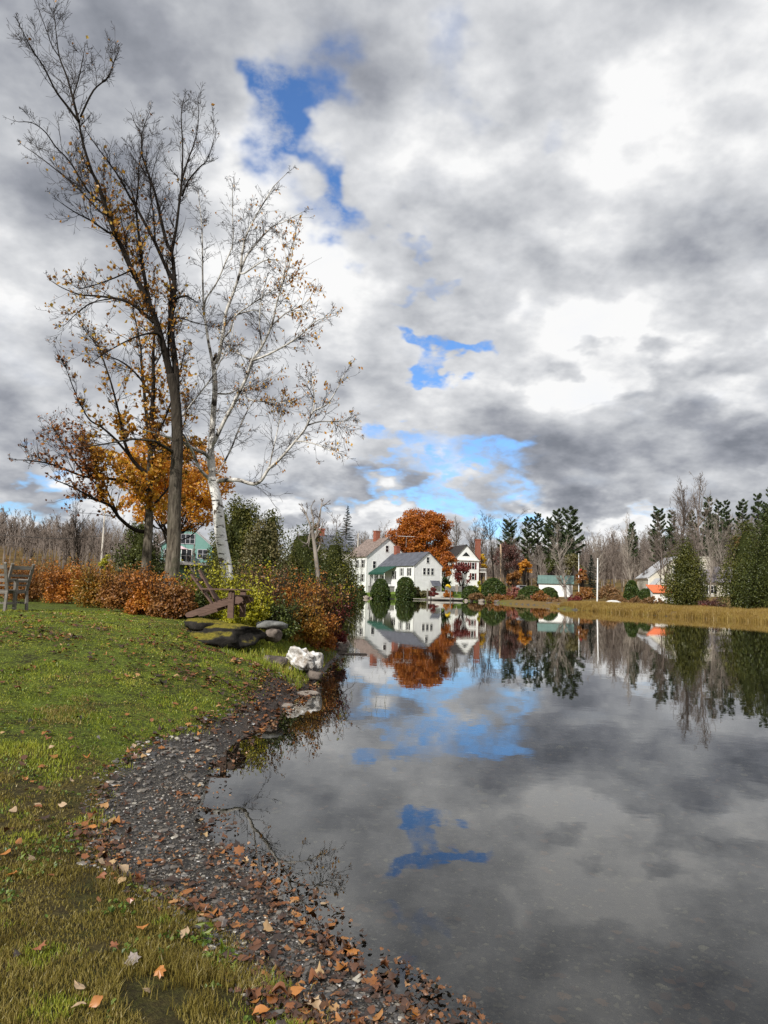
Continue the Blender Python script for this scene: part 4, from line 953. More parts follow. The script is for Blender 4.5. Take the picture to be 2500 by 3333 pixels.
named = [  # px, Y, ytop, proto, wide, material, label
    (250, 75, 1622, 1, 1.1, M_BARKD, 'dark bare tree rising left of the rust leaved limbs'), (262, 95, 1690, 3, .9, M_BARE, 'thin bare tree behind the dark bare tree at left'),
    (318, 90, 1680, 0, 1.0, M_BARE, 'bare tree beside the pale pole at left'), (372, 85, 1700, 4, 1.0, M_BAREP, 'pale bare tree left of the dark conical evergreen'),
    (1095, 170, 1668, 2, 1.15, M_BARE, 'grey bare tree with a rounded crown left of the spruce'), (1250, 230, 1705, 4, 1.2, M_BARE, 'bare tree showing between the farmhouse chimney and the orange maple'),
    (1190, 240, 1730, 5, 1.3, M_BARE, 'low bare tree behind the farmhouse roof'), (1490, 225, 1682, 3, 1.2, M_BARE, 'tall thin bare tree right of the orange maple'), (1530, 235, 1690, 1, 1.3, M_BARE, 'bare tree behind the gabled white house, left of its chimney'),
    (1565, 230, 1678, 5, 1.3, M_BARE, 'bare tree behind the gabled white house, right of its chimney'), (1605, 240, 1684, 0, 1.2, M_BARKD, 'bare tree left of the bushy pine'), (1650, 245, 1668, 2, 1.5, M_BARE, 'wide crowned bare tree above the purple brown tree'),
    (1842, 145, 1706, 1, 1.5, M_BAREP, 'big pale forked bare tree standing beside the green roofed shed'), (1757, 165, 1770, 5, 1.5, M_BAREP, 'pale fan shaped bare tree left of the shed'), (1636, 165, 1790, 3, 1.1, M_BARE, 'bare tree touching the tan pole'),
    (2003, 150, 1716, 3, 1.1, M_BARE, 'slender bare tree right of the flagpole'), (1965, 210, 1730, 4, 1.2, M_BARE, 'bare tree above the flagpole top'), (2060, 130, 1675, 1, .85, M_BAREP, 'thin pale bare tree with two stems left of the spreading pine'),
    (2098, 140, 1760, 0, 1.0, M_BARE, 'small bare tree at the left end of the cream gable'), (2150, 120, 1740, 3, 1.0, M_BARE, 'bare tree in front of the cream gable'), (2180, 118, 1690, 4, 1.0, M_BARE, 'taller bare tree in front of the cream gable'),
    (2238, 150, 1560, 3, 1.0, M_BARE, 'tall bare tree above the arborvitae, left of the two highest crowns'), (2282, 145, 1548, 5, 1.1, M_BARE, 'highest bare crown on the right, above the mauve roof'), (2310, 130, 1690, 1, .9, M_BAREP, 'pale bare tree rising behind the mauve roof'),
    (2352, 135, 1660, 1, 1.0, M_BAREP, 'pale forked bare tree left of the broad arborvitae'), (2268, 140, 1720, 0, 1.0, M_BARE, 'bare tree just right of the tall arborvitae top'), (2205, 160, 1660, 2, 1.1, M_BARE, 'bare tree left of the tall arborvitae top')]
for i, (px, Y, yt, pi_, wd, mm, lb) in enumerate(named):
    b = P3(px, Y); bare_copy(pi_, b, top_h(px, yt, Y, b), rb.uniform(0, 6.28), lb, 'bare trees round the pond', mm, wide=wd)
for rng_px, n, Ys, yts, lb in (((-40, 240), 20, (130, 230), (1690, 1725), 'bare grey tree in the wood at the far left, behind the rust coloured hedge'), ((240, 460), 12, (120, 220), (1700, 1745), 'bare grey tree in the wood between the pale pole and the dark evergreen'),
                               ((1590, 1760), 10, (220, 270), (1740, 1780), 'bare grey tree in the wood behind the tan pole'), ((1880, 2100), 22, (180, 280), (1735, 1790), 'bare grey tree in the wood behind the flagpole'),
                               ((2100, 2300), 14, (170, 250), (1700, 1760), 'bare grey tree in the wood behind the cream gable'), ((2300, 2540), 16, (170, 260), (1660, 1730), 'bare grey tree on the slope behind the arborvitae at right')):
    for i in range(n):
        px = rng_px[0] + (rng_px[1] - rng_px[0]) * (i + rb.random()) / n; Y = rb.uniform(*Ys); b = P3(px, Y)
        bare_copy(rb.randrange(6), b, top_h(px, rb.uniform(*yts), Y, b), rb.uniform(0, 6.28), lb, lb.replace('bare grey tree', 'bare grey trees'), rb.choice([M_BARE, M_BARE, M_BAREP]), wide=rb.uniform(.9, 1.4))
# brush of saplings that covers the far slopes
rng = np.random.default_rng(3)
def far_wood(n, pxr, Yr, hr, seed):
    r_ = np.random.default_rng(seed); px = r_.uniform(*pxr, n); Y = r_.uniform(*Yr, n) ; P0 = []
    xs = np.array([at(a, 1850, y)[0] for a, y in zip(px, Y)])
    z = terrain(xs, Y)
    if pxr[0] < 1000: hz = (np.interp(xs, HLx, HLz) - 4) * np.sin(np.clip((Y - 240) / 120, 0, 1) * pi / 2) ** .8
    else: hz = (np.interp(xs, HRx, HRz) - 4) * np.sin(np.clip((Y - 270) / 160, 0, 1) * pi / 2) ** .8
    z = np.maximum(z, hz); P = np.stack([xs, Y, z], 1); H = r_.uniform(*hr, n)
    segs, _ = grow(r_, P, np.tile([0, 0, 1.0], (n, 1)) + r_.normal(size=(n, 3)) * .05, H, np.full(n, .11), [dict(k=5, wob=.05, up=.05, kids=11, ang=(20, 40), ratio=(.25, .5), first=1, rr=.6), dict(k=3, wob=.15, up=.2, kids=5, ang=(20, 45), ratio=(.3, .5), rr=.8), dict(k=2, wob=.2, up=.1, kids=0, ang=(20, 40), ratio=(.3, .5))], rmin=.035)
    return segmesh(segs)
tag(obj('woods', far_wood(1000, (-400, 640), (110, 350), (4, 8), 61), M_BARE), 'distant bare grey wood on the left hillside', 'woodland', kind='stuff')
tag(obj('woods', far_wood(1300, (1150, 2750), (245, 420), (7, 13), 62), M_BARE), 'distant bare brown wood on the hillside behind the village', 'woodland', kind='stuff')

# ---- dead tree between the cedars
b = P3(1040, 66); H_ = top_h(1040, 1648, 66, b)
tD = thing('dead_tree', 'dead grey tree with broken upright limbs between the cedars', 'tree', b)
DT = Limbs(66)
DT.limb([(1043, 1960), (1036, 1880), (1028, 1810), (1022, 1760), (1015, 1725)], 15, 11)
for pts, w, dy in [([(1015, 1725), (1003, 1690), (990, 1660), (980, 1646)], 7, .5), ([(1018, 1740), (1020, 1690), (1012, 1655), (1018, 1640)], 6, -.5), ([(1024, 1760), (1038, 1700), (1045, 1650), (1050, 1632)], 8, .7), ([(1045, 1650), (1056, 1642), (1066, 1635)], 4, 0),
                   ([(1015, 1725), (1008, 1740), (1000, 1768), (984, 1764), (976, 1756)], 5, -.7), ([(1015, 1728), (1005, 1775), (1010, 1785)], 4, .6), ([(1022, 1760), (1040, 1730), (1052, 1700)], 5, -.6), ([(1005, 1700), (998, 1680), (1000, 1655)], 4, .3), ([(1030, 1800), (1042, 1775), (1050, 1750)], 5, .4)]:
    DT.limb(pts, w, 2, dy)
off = -np.array(tD.location)
obj('trunk', rel(DT.wood(), off), M_BAREP, tD, True)
sp = DT.spawn(np.random.default_rng(4), .5, (.5, 1.4), only=range(1, 10)); segs, _ = grow(np.random.default_rng(6), *sp, TW, rmin=.012); obj('branches', rel(segmesh(segs), off), M_BARE, tD)

# ------------------------------------------------------------------ houses
def facepts(face, u, z, d=0.0, W_=0.0):
    if face == 'front': return (u, -d, z)
    if face == 'left': return (-d, u, z)
    return (W_ + d, u, z)
def rect(face, u0, u1, z0, z1, d0, d1, W_=0.0):
    if face == 'front': return box(u0, u1, -d1, -d0, z0, z1)
    if face == 'left': return box(-d1, -d0, u0, u1, z0, z1)
    return box(W_ + d0, W_ + d1, u0, u1, z0, z1)
def window(t, face, u, z, w=.85, h=1.5, shut=None, trim=None, W_=0.0, name='window', bars=True, mull=0, glass=None):
    p = obj(name, rect(face, u - w / 2, u + w / 2, z - h / 2, z + h / 2, .005, .03, W_), glass or M_GLASS, t)
    f = .11; g = [rect(face, u - w / 2 - f, u - w / 2, z - h / 2 - f, z + h / 2 + f, .004, .07, W_), rect(face, u + w / 2, u + w / 2 + f, z - h / 2 - f, z + h / 2 + f, .004, .07, W_),
                  rect(face, u - w / 2, u + w / 2, z + h / 2, z + h / 2 + f, .004, .068, W_), rect(face, u - w / 2, u + w / 2, z - h / 2 - f, z - h / 2, .004, .09, W_)]
    if bars: g.append(rect(face, u - w / 2, u + w / 2, z - .03, z + .03, .031, .055, W_)); 
    if mull:
        for i in range(mull):
            uu = u - w / 2 + w * (i + 1) / (mull + 1); g.append(rect(face, uu - .05, uu + .05, z - h / 2, z + h / 2, .031, .060, W_))
    obj('frame', merge(g), trim or M_TRIM, p)
    if shut is not None:
        for s in (-1, 1):
            c = u + s * (w / 2 + f + .22); obj('shutter', rect(face, c - .2, c + .2, z - h / 2 - .05, z + h / 2 + .05, .004, .06, W_), shut, p)
    return p
def gable_body(t, W_, L_, He, Hp, mwall, mroof, mtrim, over=.35, y0=0.0, base=-1.2, x0=0.0, roofname='roof', wallname='wall', ridge=.5):
    xm = x0 + W_ * ridge
    V = [(x0, y, z) for y in (y0, y0 + L_) for z in (base, He)] ; V = []
    for y in (y0, y0 + L_): V += [(x0, y, base), (x0 + W_, y, base), (x0 + W_, y, He), (xm, y, Hp), (x0, y, He)]
    V = np.array(V, float); F5 = np.array([[0, 1, 2, 3, 4], [9, 8, 7, 6, 5]]); F4 = np.array([[0, 4, 9, 5], [1, 6, 7, 2], [0, 5, 6, 1]])
    w = obj(wallname, (V, [F5, F4]), mwall, t)
    th = .16; g = []
    for s, xe in ((-1, x0), (1, x0 + W_)):
        run = abs(xe - xm); sl = (Hp - He) / run; ex = xe + s * over; ez = He - sl * over
        ya, yb = y0 - over, y0 + L_ + over
        v = np.array([(xm, ya, Hp + .02), (ex, ya, ez + .02), (ex, yb, ez + .02), (xm, yb, Hp + .02), (xm, ya, Hp + th), (ex, ya, ez + th), (ex, yb, ez + th), (xm, yb, Hp + th)], float)
        g.append((v, np.array([(0, 1, 2, 3), (4, 7, 6, 5), (0, 4, 5, 1), (3, 2, 6, 7), (1, 5, 6, 2)])))
    r = obj(roofname, merge(g), mroof, t)
    g = []
    for s, xe in ((-1, x0), (1, x0 + W_)):
        run = abs(xe - xm); sl = (Hp - He) / run
        g.append(bar((xm, y0 - .03, Hp - .12), (xe + s * over * .9, y0 - .03, He - sl * over * .9 - .12), .05, .24, (0, 0, 1)))
        g.append(box(xe - .07, xe + .07, y0 - .05, y0 + .04, base, He - .05))
        g.append(box(min(xe, xe + s * .05), max(xe, xe + s * .05), y0 + .05, y0 + L_, He - .34, He - .12))
    obj('trim', merge(g), mtrim, w); return w, r
def chimney(t, x, y, z0, z1, w, parent=None):
    return obj('chimney', merge([box(x - w / 2, x + w / 2, y - w / 2, y + w / 2, z0, z1 - .25), box(x - w / 2 - .08, x + w / 2 + .08, y - w / 2 - .08, y + w / 2 + .08, z1 - .25, z1)]), M_BRICK, parent or t)

# white farmhouse
TH = R(32); Yh = 165.0; c0 = at(1347, 1922, Yh)
wf = thing('farmhouse', 'white clapboard farmhouse with a green porch awning and two brick chimneys, mirrored in the pond', 'house', c0, TH)
mpp = Yh / FPX
He = at(1347, 1839, Yh)[2] - c0[2]; pk = at(1396, 1798, Yh + 2)[2] - c0[2]
gable_body(wf, 7.5, 15.0, He, pk, M_WHITE, M_SLATE, M_TRIM, .3)
# main block stands behind the wing, wider and taller
mx0 = -3.4; my0 = 15.0
hz = lambda px, py, lx, ly: at(px, py, c0[1] + lx * sin(TH) + ly * cos(TH))[2] - c0[2]
HeM = hz(1195, 1808, mx0, my0); HpM = hz(1262, 1752, 2.2, my0)
wM, rM = gable_body(wf, 11.4, 9.4, HeM, HpM, M_WHITE, M_SHINGLE, M_TRIM, .4, y0=my0 + .02, x0=mx0, base=-1.5)
# windows of the main block: gable end looks the same way as the wing gable
def mwin(face, u, z, w=.85, h=1.55, shut=None):
    if face == 'front': f = lambda *a, **k: None
    p = window(wf, face, u, z, w, h, shut)
    o_ = (0, my0 + .02, 0) if face == 'front' else (mx0, 0, 0)
    p.location = o_; return p
mwin('front', 2.2, HeM + (HpM - HeM) * .42, .8, 1.5); mwin('front', mx0 + 2.1, HeM - 2.1, .8, 1.6)
for zz in (HeM - 1.9, HeM - 5.3):
    for yy in (my0 + 1.8, my0 + 4.6, my0 + 7.4): mwin('left', yy, zz, .85, 1.7, M_GREYSH)
chimney(wf, 2.2 - .3, my0 + 4.5, HpM - 1.6, hz(1234, 1728, 1.9, my0 + 4.5), 1.25)
chimney(wf, 3.9, 13.2, pk - .9, hz(1327, 1778, 3.9, 13.2), 1.1)
# wing windows
window(wf, 'front', 3.65, He + (pk - He) * .42, .7, 1.25)
for u_ in (2.75, 3.85, 4.95): window(wf, 'front', u_, He - 1.3, .68, 1.45)
window(wf, 'left', 2.0, He - 1.5, .55, 1.6, M_BLACK); window(wf, 'left', 5.0, He - 1.5, .55, 1.6, M_GREYSH)
window(wf, 'left', 8.2, He - 2.2, .7, 1.7, M_BLACK)
# porch under the awning, against the left wall of the wing
aw = np.array([(-.02, 7.0, He - .1), (-.02, 14.9, He - .1), (-2.9, 14.9, He - 1.75), (-2.9, 8.0, He - 1.75)]); aw2 = aw + np.array([0, 0, .06])
pa = obj('porch_awning', (np.concatenate([aw, aw2]), np.array([(0, 1, 2, 3), (7, 6, 5, 4), (0, 4, 5, 1), (1, 5, 6, 2), (2, 6, 7, 3), (3, 7, 4, 0)])), M_GREENAWN, wf)
obj('valance', bar((-2.93, 8.0, He - 1.95), (-2.93, 14.9, He - 1.95), .04, .4), M_GREENAWN, pa)
obj('porch_floor', merge([box(-2.9, -.02, 7.8, 14.95, He - 5.0, He - 4.75), box(-2.8, -.02, 7.9, 14.9, -1.2, He - 5.0)]), M_DECK, wf)
for yy in (8.0, 10.3, 12.6, 14.7): obj('porch_post', box(-2.86, -2.74, yy - .06, yy + .06, He - 4.75, He - 1.9), M_TRIM, wf)
obj('porch_door', box(-.05, -.005, 12.2, 13.3, He - 4.7, He - 2.5), M_BLACK, wf)
obj('cellar_door', merge([box(-2.86, -2.81, 9.3, 10.5, -.9, He - 5.15)]), M_BLACK, wf)
# canopy over the basement door on the gable wall
cv = np.array([(4.4, -.01, 2.3), (7.0, -.01, 2.3), (6.5, -1.5, 1.1), (4.0, -1.5, 1.1)]); ca = obj('door_canopy', (np.concatenate([cv, cv + np.array([0, 0, .05])]), np.array([(0, 1, 2, 3), (7, 6, 5, 4), (0, 4, 5, 1), (1, 5, 6, 2), (2, 6, 7, 3), (3, 7, 4, 0)])), M_SLATE, wf)
obj('canopy_post', merge([box(6.4, 6.46, -1.5, -1.44, -.6, 1.1), box(4.06, 4.12, -1.5, -1.44, -.6, 1.1)]), M_TRIM, ca)
obj('terrace_wall', merge([box(.2, 9.0, -1.9, -1.6, -1.5, -.1)]), M_TRIM, wf)
dsh = obj('satellite_dish', tube([(-.5, -.3, 1.9), (-.42, -.38, 1.95)], [.42, .05], 14), M_GREYSH, wf)
obj('dish_arm', bar((-.45, -.3, 1.9), (0, .1, 1.7), .05, .05), M_GREYSH, dsh)
an = thing('rooftop_antenna', 'pale flat rooftop antenna on a pole above the smaller farmhouse chimney', 'antenna', at(1322, 1778, 177), .3)
obj('pole', tube([(0, 0, -.3), (0, 0, 2.4)], .045, 6), M_GREYSH, an)
obj('rods', merge([bar((-2.0, 0, 2.35), (2.0, 0, 2.35), .05, .05)] + [bar((x, -.9, 2.38), (x, .9, 2.38), .03, .03) for x in np.linspace(-1.9, 1.9, 11)]), M_TRIM, an)

# gabled white house right of the maple
Y2 = 188.0; c2 = at(1474, 1893, Y2); w2 = thing('white_house', 'white house with a dark triangular gable vent, red shutters and a tall brick chimney', 'house', c2, R(14))
z2 = lambda px, py: at(px, py, Y2 + 1)[2] - c2[2]
He2 = z2(1476, 1821); Hp2 = z2(1512, 1774)
gable_body(w2, 6.9, 9.5, He2, Hp2, M_WHITE, M_DARKROOF, M_TRIM, .4)
tv = np.array([(2.4, -.06, He2 + .95), (4.5, -.06, He2 + .95), (3.45, -.06, He2 + 2.0)]); tv2 = tv + np.array([0, .05, 0])
obj('gable_vent', (np.concatenate([tv, tv2]), [np.array([(0, 1, 2), (5, 4, 3)]), np.array([(0, 3, 4, 1), (1, 4, 5, 2), (2, 5, 3, 0)])]), M_BLACK, w2)
obj('cornice', box(-.3, 7.2, -.35, -.006, He2 - .25, He2 + .05), M_TRIM, w2)
for u_ in (1.5, 3.45, 5.4):
    window(w2, 'front', u_, He2 - 1.5, .7, 1.6, M_REDSH)
for u_ in (1.5, 5.4): window(w2, 'front', u_, He2 - 4.2, .7, 1.6, M_REDSH)
chimney(w2, 7.6, 2.5, -1, z2(1540, 1752), 1.15)
g = [box(6.95, 9.2, .4, 4.4, He2 - 3.1, He2 - 2.85)] + [box(9.05, 9.2, y, y + .15, -1, He2 - 3.1) for y in (.45, 4.2)]
pb = obj('balcony', merge(g), M_TRIM, w2)
obj('railing', merge([box(6.95, 9.2, .42, .48, He2 - 2.1, He2 - 2.0), box(9.12, 9.18, .42, 4.4, He2 - 2.1, He2 - 2.0)] + [box(x, x + .05, .43, .47, He2 - 2.85, He2 - 2.1) for x in np.arange(7.1, 9.15, .28)]), M_TRIM, pb)

# teal house on the left
Y3 = 120.0; c3 = at(520, 1829, Y3); t3 = thing('teal_house', 'teal sided house with a raised deck, half hidden by the grey trunk', 'house', c3, R(9))
z3 = lambda px, py: at(px, py, Y3 + .6)[2] - c3[2]
W3 = 8.3; He3 = z3(520, 1771); Hp3 = z3(609, 1709)
gable_body(t3, W3, 9.0, He3, Hp3, M_TEAL, M_MROOF, M_GTRIM, .45, base=-2.6, ridge=.53)
window(t3, 'front', W3 * .51, z3(600, 1754), 2.1, 1.45, None, M_GTRIM, mull=2)
window(t3, 'front', W3 * .81, z3(654, 1803), 1.5, 1.35, None, M_GTRIM, mull=1)
window(t3, 'front', W3 * .14, z3(540, 1803), 1.0, 1.35, None, M_GTRIM)
dr = window(t3, 'front', W3 * .50, z3(600, 1808), 1.55, 1.95, None, M_TRIM, name='french_door', mull=1)
dk = obj('deck', merge([box(-.4, W3 + 1.0, -3.0, -.02, -.22, -.02), box(-.4, W3 + 1.0, -3.05, -3.0, -.42, -.02)]), M_DECK, t3)
obj('deck_post', merge([box(x, x + .14, -2.9, -2.76, -2.4, -.22) for x in (-.3, 2.7, 5.7, W3 + .75)]), M_DECK, dk)
obj('railing', merge([box(W3 + .93, W3 + .98, -3.0, 0, .85, .93), box(-.38, -.33, -3, 0, .85, .93)] + [box(W3 + .93, W3 + .97, y, y + .04, -.02, .85) for y in np.arange(-3, 0, .25)] + [box(-.38, -.34, y, y + .04, -.02, .85) for y in np.arange(-3, 0, .25)]), M_DECK, dk)
obj('wall_lamp', merge([box(W3 * .655, W3 * .655 + .12, -.12, -.004, 1.15, 1.45), box(W3 * .655 - .03, W3 * .655 + .15, -.14, -.004, 1.45, 1.5)]), M_BLACK, t3)
um = thing('patio_umbrella', 'pale pink patio umbrella open on the deck of the teal house', 'umbrella', at(585, 1829, 118.6))
ua = np.array([(1.35 * cos(a), 1.35 * sin(a), 2.05) for a in np.arange(8) * pi / 4] + [(0, 0, 2.65)]); obj('canopy', (ua, np.array([(i, (i + 1) % 8, 8) for i in range(8)])), M_PINK, um)
obj('pole', tube([(0, 0, 0), (0, 0, 2.6)], .03, 6), M_GTRIM, um); obj('base', tube([(0, 0, 0), (0, 0, .08)], .25, 12), M_BLACK, um)
gr = thing('grill', 'covered black grill on the right end of the teal house deck', 'grill', at(672, 1829, 119.2))
obj('cover', merge([xf(tube([(-.6, 0, .75), (.6, 0, .75)], [.34, .34], 12), sc=(1, 1, 1)), box(-.55, .55, -.28, .28, .45, .78)]), M_BLACK, gr, True); obj('stand', merge([box(x, x + .05, y, y + .05, 0, .46) for x in (-.5, .45) for y in (-.25, .2)]), M_BLACK, gr)

# dark roofed house behind the cedars
c4 = at(968, 1850, 130); h4 = thing('house', 'dark slate roofed house glimpsed between the small cone shaped cedar and dead tree', 'house', c4, R(-62))
gable_body(h4, 6.5, 7, 3.2, 5.8, M_CREAM, M_SLATE, M_TRIM, .3, base=-2); chimney(h4, 3.2, 3, 5.2, 7.0, .8)
# shed with green metal roof
Y5 = 152; c5 = at(1806, 1926, Y5); h5 = thing('shed', 'small white shed with a green metal roof beside the pale forked bare tree', 'shed', c5, R(-14))
h5.scale = (1, 1, 1)
rv = np.array([(-.3, -.35, 1.72), (3.8, -.35, 1.72), (1.9, 4.2, 3.35), (-4.2, 4.2, 3.35)]) ; rv2 = rv + np.array([0, 0, .1])
# main shed roof slopes toward the pond
for o_ in list(h5.children): bpy.data.objects.remove(o_)
V = np.array([(-3.2, 0, -1), (3.5, 0, -1), (3.5, 5, -1), (-3.2, 5, -1), (-3.2, 0, 1.75), (3.5, 0, 1.75), (3.5, 5, 1.75), (-3.2, 5, 1.75), (-3.2, 2.5, 3.25), (3.5, 2.5, 3.25)], float)
obj('wall', (V, [np.array([(0, 1, 5, 4), (2, 3, 7, 6)]), np.array([(0, 4, 8, 7, 3), (1, 2, 6, 9, 5)])]), M_WHITE, h5)
rf = []
for s in (-1, 1):
    y_e = 2.5 + s * 2.85; v = np.array([(-3.5, 2.5, 3.3), (3.8, 2.5, 3.3), (3.8, y_e, 1.6), (-3.5, y_e, 1.6)]); rf.append((np.concatenate([v, v + [0, 0, .09]]), np.array([(0, 1, 2, 3), (7, 6, 5, 4), (0, 4, 5, 1), (1, 5, 6, 2), (2, 6, 7, 3), (3, 7, 4, 0)])))
rf += [box(x, x + .04, -.34, 2.4, 0, .01) for x in ()]
sr = obj('roof', merge(rf), M_GREENMETAL, h5)
obj('roof_seam', merge([bar((x, 2.5, 3.42), (x, -.34, 1.73), .05, .05) for x in np.arange(-3.3, 3.8, .6)]), M_GREENMETAL, sr)
window(h5, 'front', 1.9, .95, .5, .7, None, M_TRIM, glass=M_REDSH)
# cream house on the right with a mauve roofed wing
Y6 = 135; c6 = at(2112, 1935, Y6); h6 = thing('cream_house', 'large cream gabled house with a mauve grey roofed wing, half hidden by the tall arborvitae', 'house', c6, R(-6))
z6 = lambda px, py: at(px, py, Y6)[2] - c6[2]
He6 = z6(2117, 1878); Hp6 = z6(2197, 1814)
gable_body(h6, 9.6, 9, He6, Hp6, M_CREAM, M_MROOF, M_TRIM, .3, base=-1.5)
gable_body(h6, 3.4, 4, He6 - 2.2, He6 - .4, M_CREAM, M_MROOF, M_TRIM, .2, x0=-.6, y0=-4.02, wallname='entry_wall', roofname='entry_roof', base=-1.5)
Vw = np.array([(9.65, 1, -1.5), (16.5, 1, -1.5), (16.5, 8, -1.5), (9.65, 8, -1.5), (9.65, 1, He6 - .6), (16.5, 1, He6 - .6), (16.5, 8, He6 - .6), (9.65, 8, He6 - .6), (9.65, 4.5, He6 + 2.2), (16.5, 4.5, He6 + 2.2)])
wg = obj('wing', (Vw, [np.array([(0, 1, 5, 4), (2, 3, 7, 6)]), np.array([(0, 4, 8, 7, 3), (1, 2, 6, 9, 5)])]), M_CREAM, h6)
rf = []
for s in (-1, 1):
    y_e = 4.5 + s * 3.95; v = np.array([(9.66, 4.5, He6 + 2.24), (16.9, 4.5, He6 + 2.24), (16.9, y_e, He6 - .75), (9.66, y_e, He6 - .75)]); rf.append((np.concatenate([v, v + [0, 0, .12]]), np.array([(0, 1, 2, 3), (7, 6, 5, 4), (0, 4, 5, 1), (1, 5, 6, 2), (2, 6, 7, 3), (3, 7, 4, 0)])))
obj('roof', merge(rf), M_PROOF, wg)
obj('chimney', merge([box(10.6, 12.2, 3.7, 5.1, He6 + 1.6, He6 + 3.9), box(10.4, 12.4, 3.5, 5.3, He6 + 3.9, He6 + 4.1)]), M_CREAM, h6)
window(h6, 'front', 4.8, He6 + 1.4, 1.0, 1.2); window(h6, 'front', 2.5, He6 - 1.8, .9, 1.4); window(h6, 'front', 7.0, He6 - 1.8, .9, 1.4)
for u_ in (11.2, 14.6):
    p = window(h6, 'front', u_, He6 - 2.0, .8, 1.3, M_BLACK); p.location = (0, 1, 0)
# orange roofed shed
Y7 = 104; c7 = at(2126, 1938, Y7); h7 = thing('shed', 'low shed with a bright orange roof between the round evergreen and the tall arborvitae', 'shed', c7, R(-2))
V = np.array([(0, 0, -1), (2.9, 0, -1), (2.9, 2.6, -1), (0, 2.6, -1), (0, 0, .45), (2.9, 0, .45), (2.9, 2.6, 1.35), (0, 2.6, 1.35)], float)
obj('wall', (V, np.array([(0, 1, 5, 4), (1, 2, 6, 5), (2, 3, 7, 6), (3, 0, 4, 7)])), M_TRIM, h7)
v = np.array([(-.15, -.3, .38), (3.1, -.3, .38), (3.1, 2.8, 1.47), (-.15, 2.8, 1.47)]); obj('roof', (np.concatenate([v, v + [0, 0, .07]]), np.array([(3, 2, 1, 0), (4, 5, 6, 7), (0, 1, 5, 4), (1, 2, 6, 5), (2, 3, 7, 6), (3, 0, 4, 7)])), M_ORANGEROOF, h7)

# poles
def pole(name, label, px, ytop, ybot, Y, r0, m, cat, knob=None, lean=0.0):
    b = at(px, ybot, Y); h = at(px, ytop, Y)[2] - b[2]; t = thing(name, label, cat, b)
    obj('shaft', tube([(0, 0, -1.5), (0, 0, 0), (lean * h, 0, h)], [r0, r0, r0 * .65], 10), m, t, True)
    if knob: obj('finial', xf(tube([(0, 0, -.1), (0, 0, -.06), (0, 0, 0), (0, 0, .06), (0, 0, .1)], [.02, .09, .11, .09, .02], 8), (lean * h, 0, h)), m, t, True)
    return t, h
pole('flagpole', 'white flagpole standing by itself on the tawny grass spit', 1944, 1819, 1953, 100, .10, M_LAMP, 'flagpole', True, .015)
fp, h = pole('flagpole', 'thin white flagpole with a limp faded red flag', 1884, 1803, 1930, 150, .09, M_LAMP, 'flagpole', True, 0)
fy = np.linspace(0, 1, 10); Vf = []; 
for v_ in fy:
    for u_ in np.linspace(0, 1, 5): Vf.append((.1 + u_ * .55 * (1 - .3 * v_), .12 * sin(u_ * 9 + v_ * 2), h * .62 - v_ * 2.6))
obj('flag', (np.array(Vf), np.array([(i * 5 + j, i * 5 + j + 1, (i + 1) * 5 + j + 1, (i + 1) * 5 + j) for i in range(9) for j in range(4)])), M_FLAG, fp, True)
pole('utility_pole', 'bare tan utility pole right of the largest clipped dome', 1632, 1772, 1890, 175, .26, M_POLE, 'pole', False, -.03)
pole('utility_pole', 'pale thin pole rising out of the wood at the left', 329, 1660, 1850, 90, .14, M_PALEPOLE, 'pole')
pole('utility_pole', 'pale pole behind the farmhouse roof beside the spruce', 1162, 1735, 1880, 230, .22, M_PALEPOLE, 'pole')
lp, h = pole('lamp_post', 'white globe lamp post in front of the gabled white house', 1487, 1888, 1912, 172, .08, M_LAMP, 'lamp post')
obj('globe', xf(tube([(0, 0, -.3), (0, 0, -.22), (0, 0, 0), (0, 0, .22), (0, 0, .3)], [.08, .26, .34, .26, .08], 10), (0, 0, h)), M_LAMP, lp, True)
# overhead line at the left
wl = [at(-60, 1738, 95), at(60, 1745, 93), at(190, 1753, 91), at(329, 1745, 90)]
tag(obj('overhead_cable', tube(smooth_path(wl, 6), .03, 5, False), M_BLACK), 'thin dark overhead cable crossing the wood at the left', 'cable')

# boats, dock, car
bt = thing('motorboat', 'dull white covered boat moored at the stone edge of the bright lawn', 'boat', at(1449, 1951, 158), R(3))
bt.location[2] = 0.0
us = np.linspace(0, 1, 12); Vh = []
for u_ in us:
    x = -3.7 + 7.4 * u_; wd = 1.05 * (1 - max(0, (.35 - u_) / .35) ** 2 * .92); hh = .55 + .25 * (1 - u_) ** 2
    for j, (yy, zz) in enumerate(((-1, 1), (-.85, .25), (0, -.1), (.85, .25), (1, 1))): Vh.append((x, yy * wd, zz * hh))
Fh = [(i * 5 + j, i * 5 + j + 1, (i + 1) * 5 + j + 1, (i + 1) * 5 + j) for i in range(11) for j in range(4)]
Fd = [(i * 5 + 4, i * 5, (i + 1) * 5, (i + 1) * 5 + 4) for i in range(11)]
obj('hull', (np.array(Vh), [np.array(Fh + Fd), np.array([[55, 56, 57, 58, 59]])]), M_BOAT, bt, True)
obj('cabin_cover', xf(tube([(-1.6, 0, 0), (-1.3, 0, .1), (.0, 0, .12), (.2, 0, 0)], [.1, .55, .5, .1], 10), (-.7, 0, .62), sc=(1, 1.2, .7)), M_BOAT, bt, True)
obj('rub_rail', tube(smooth_path([Vh[i * 5] for i in range(0, 12, 2)], 2), .04, 5), M_GREYSH, bt)
ub = thing('rowboat', 'pale rowboat lying upturned on the lawn just behind the covered boat', 'boat', P3(1474, 162, .05), R(4))
Vu = []
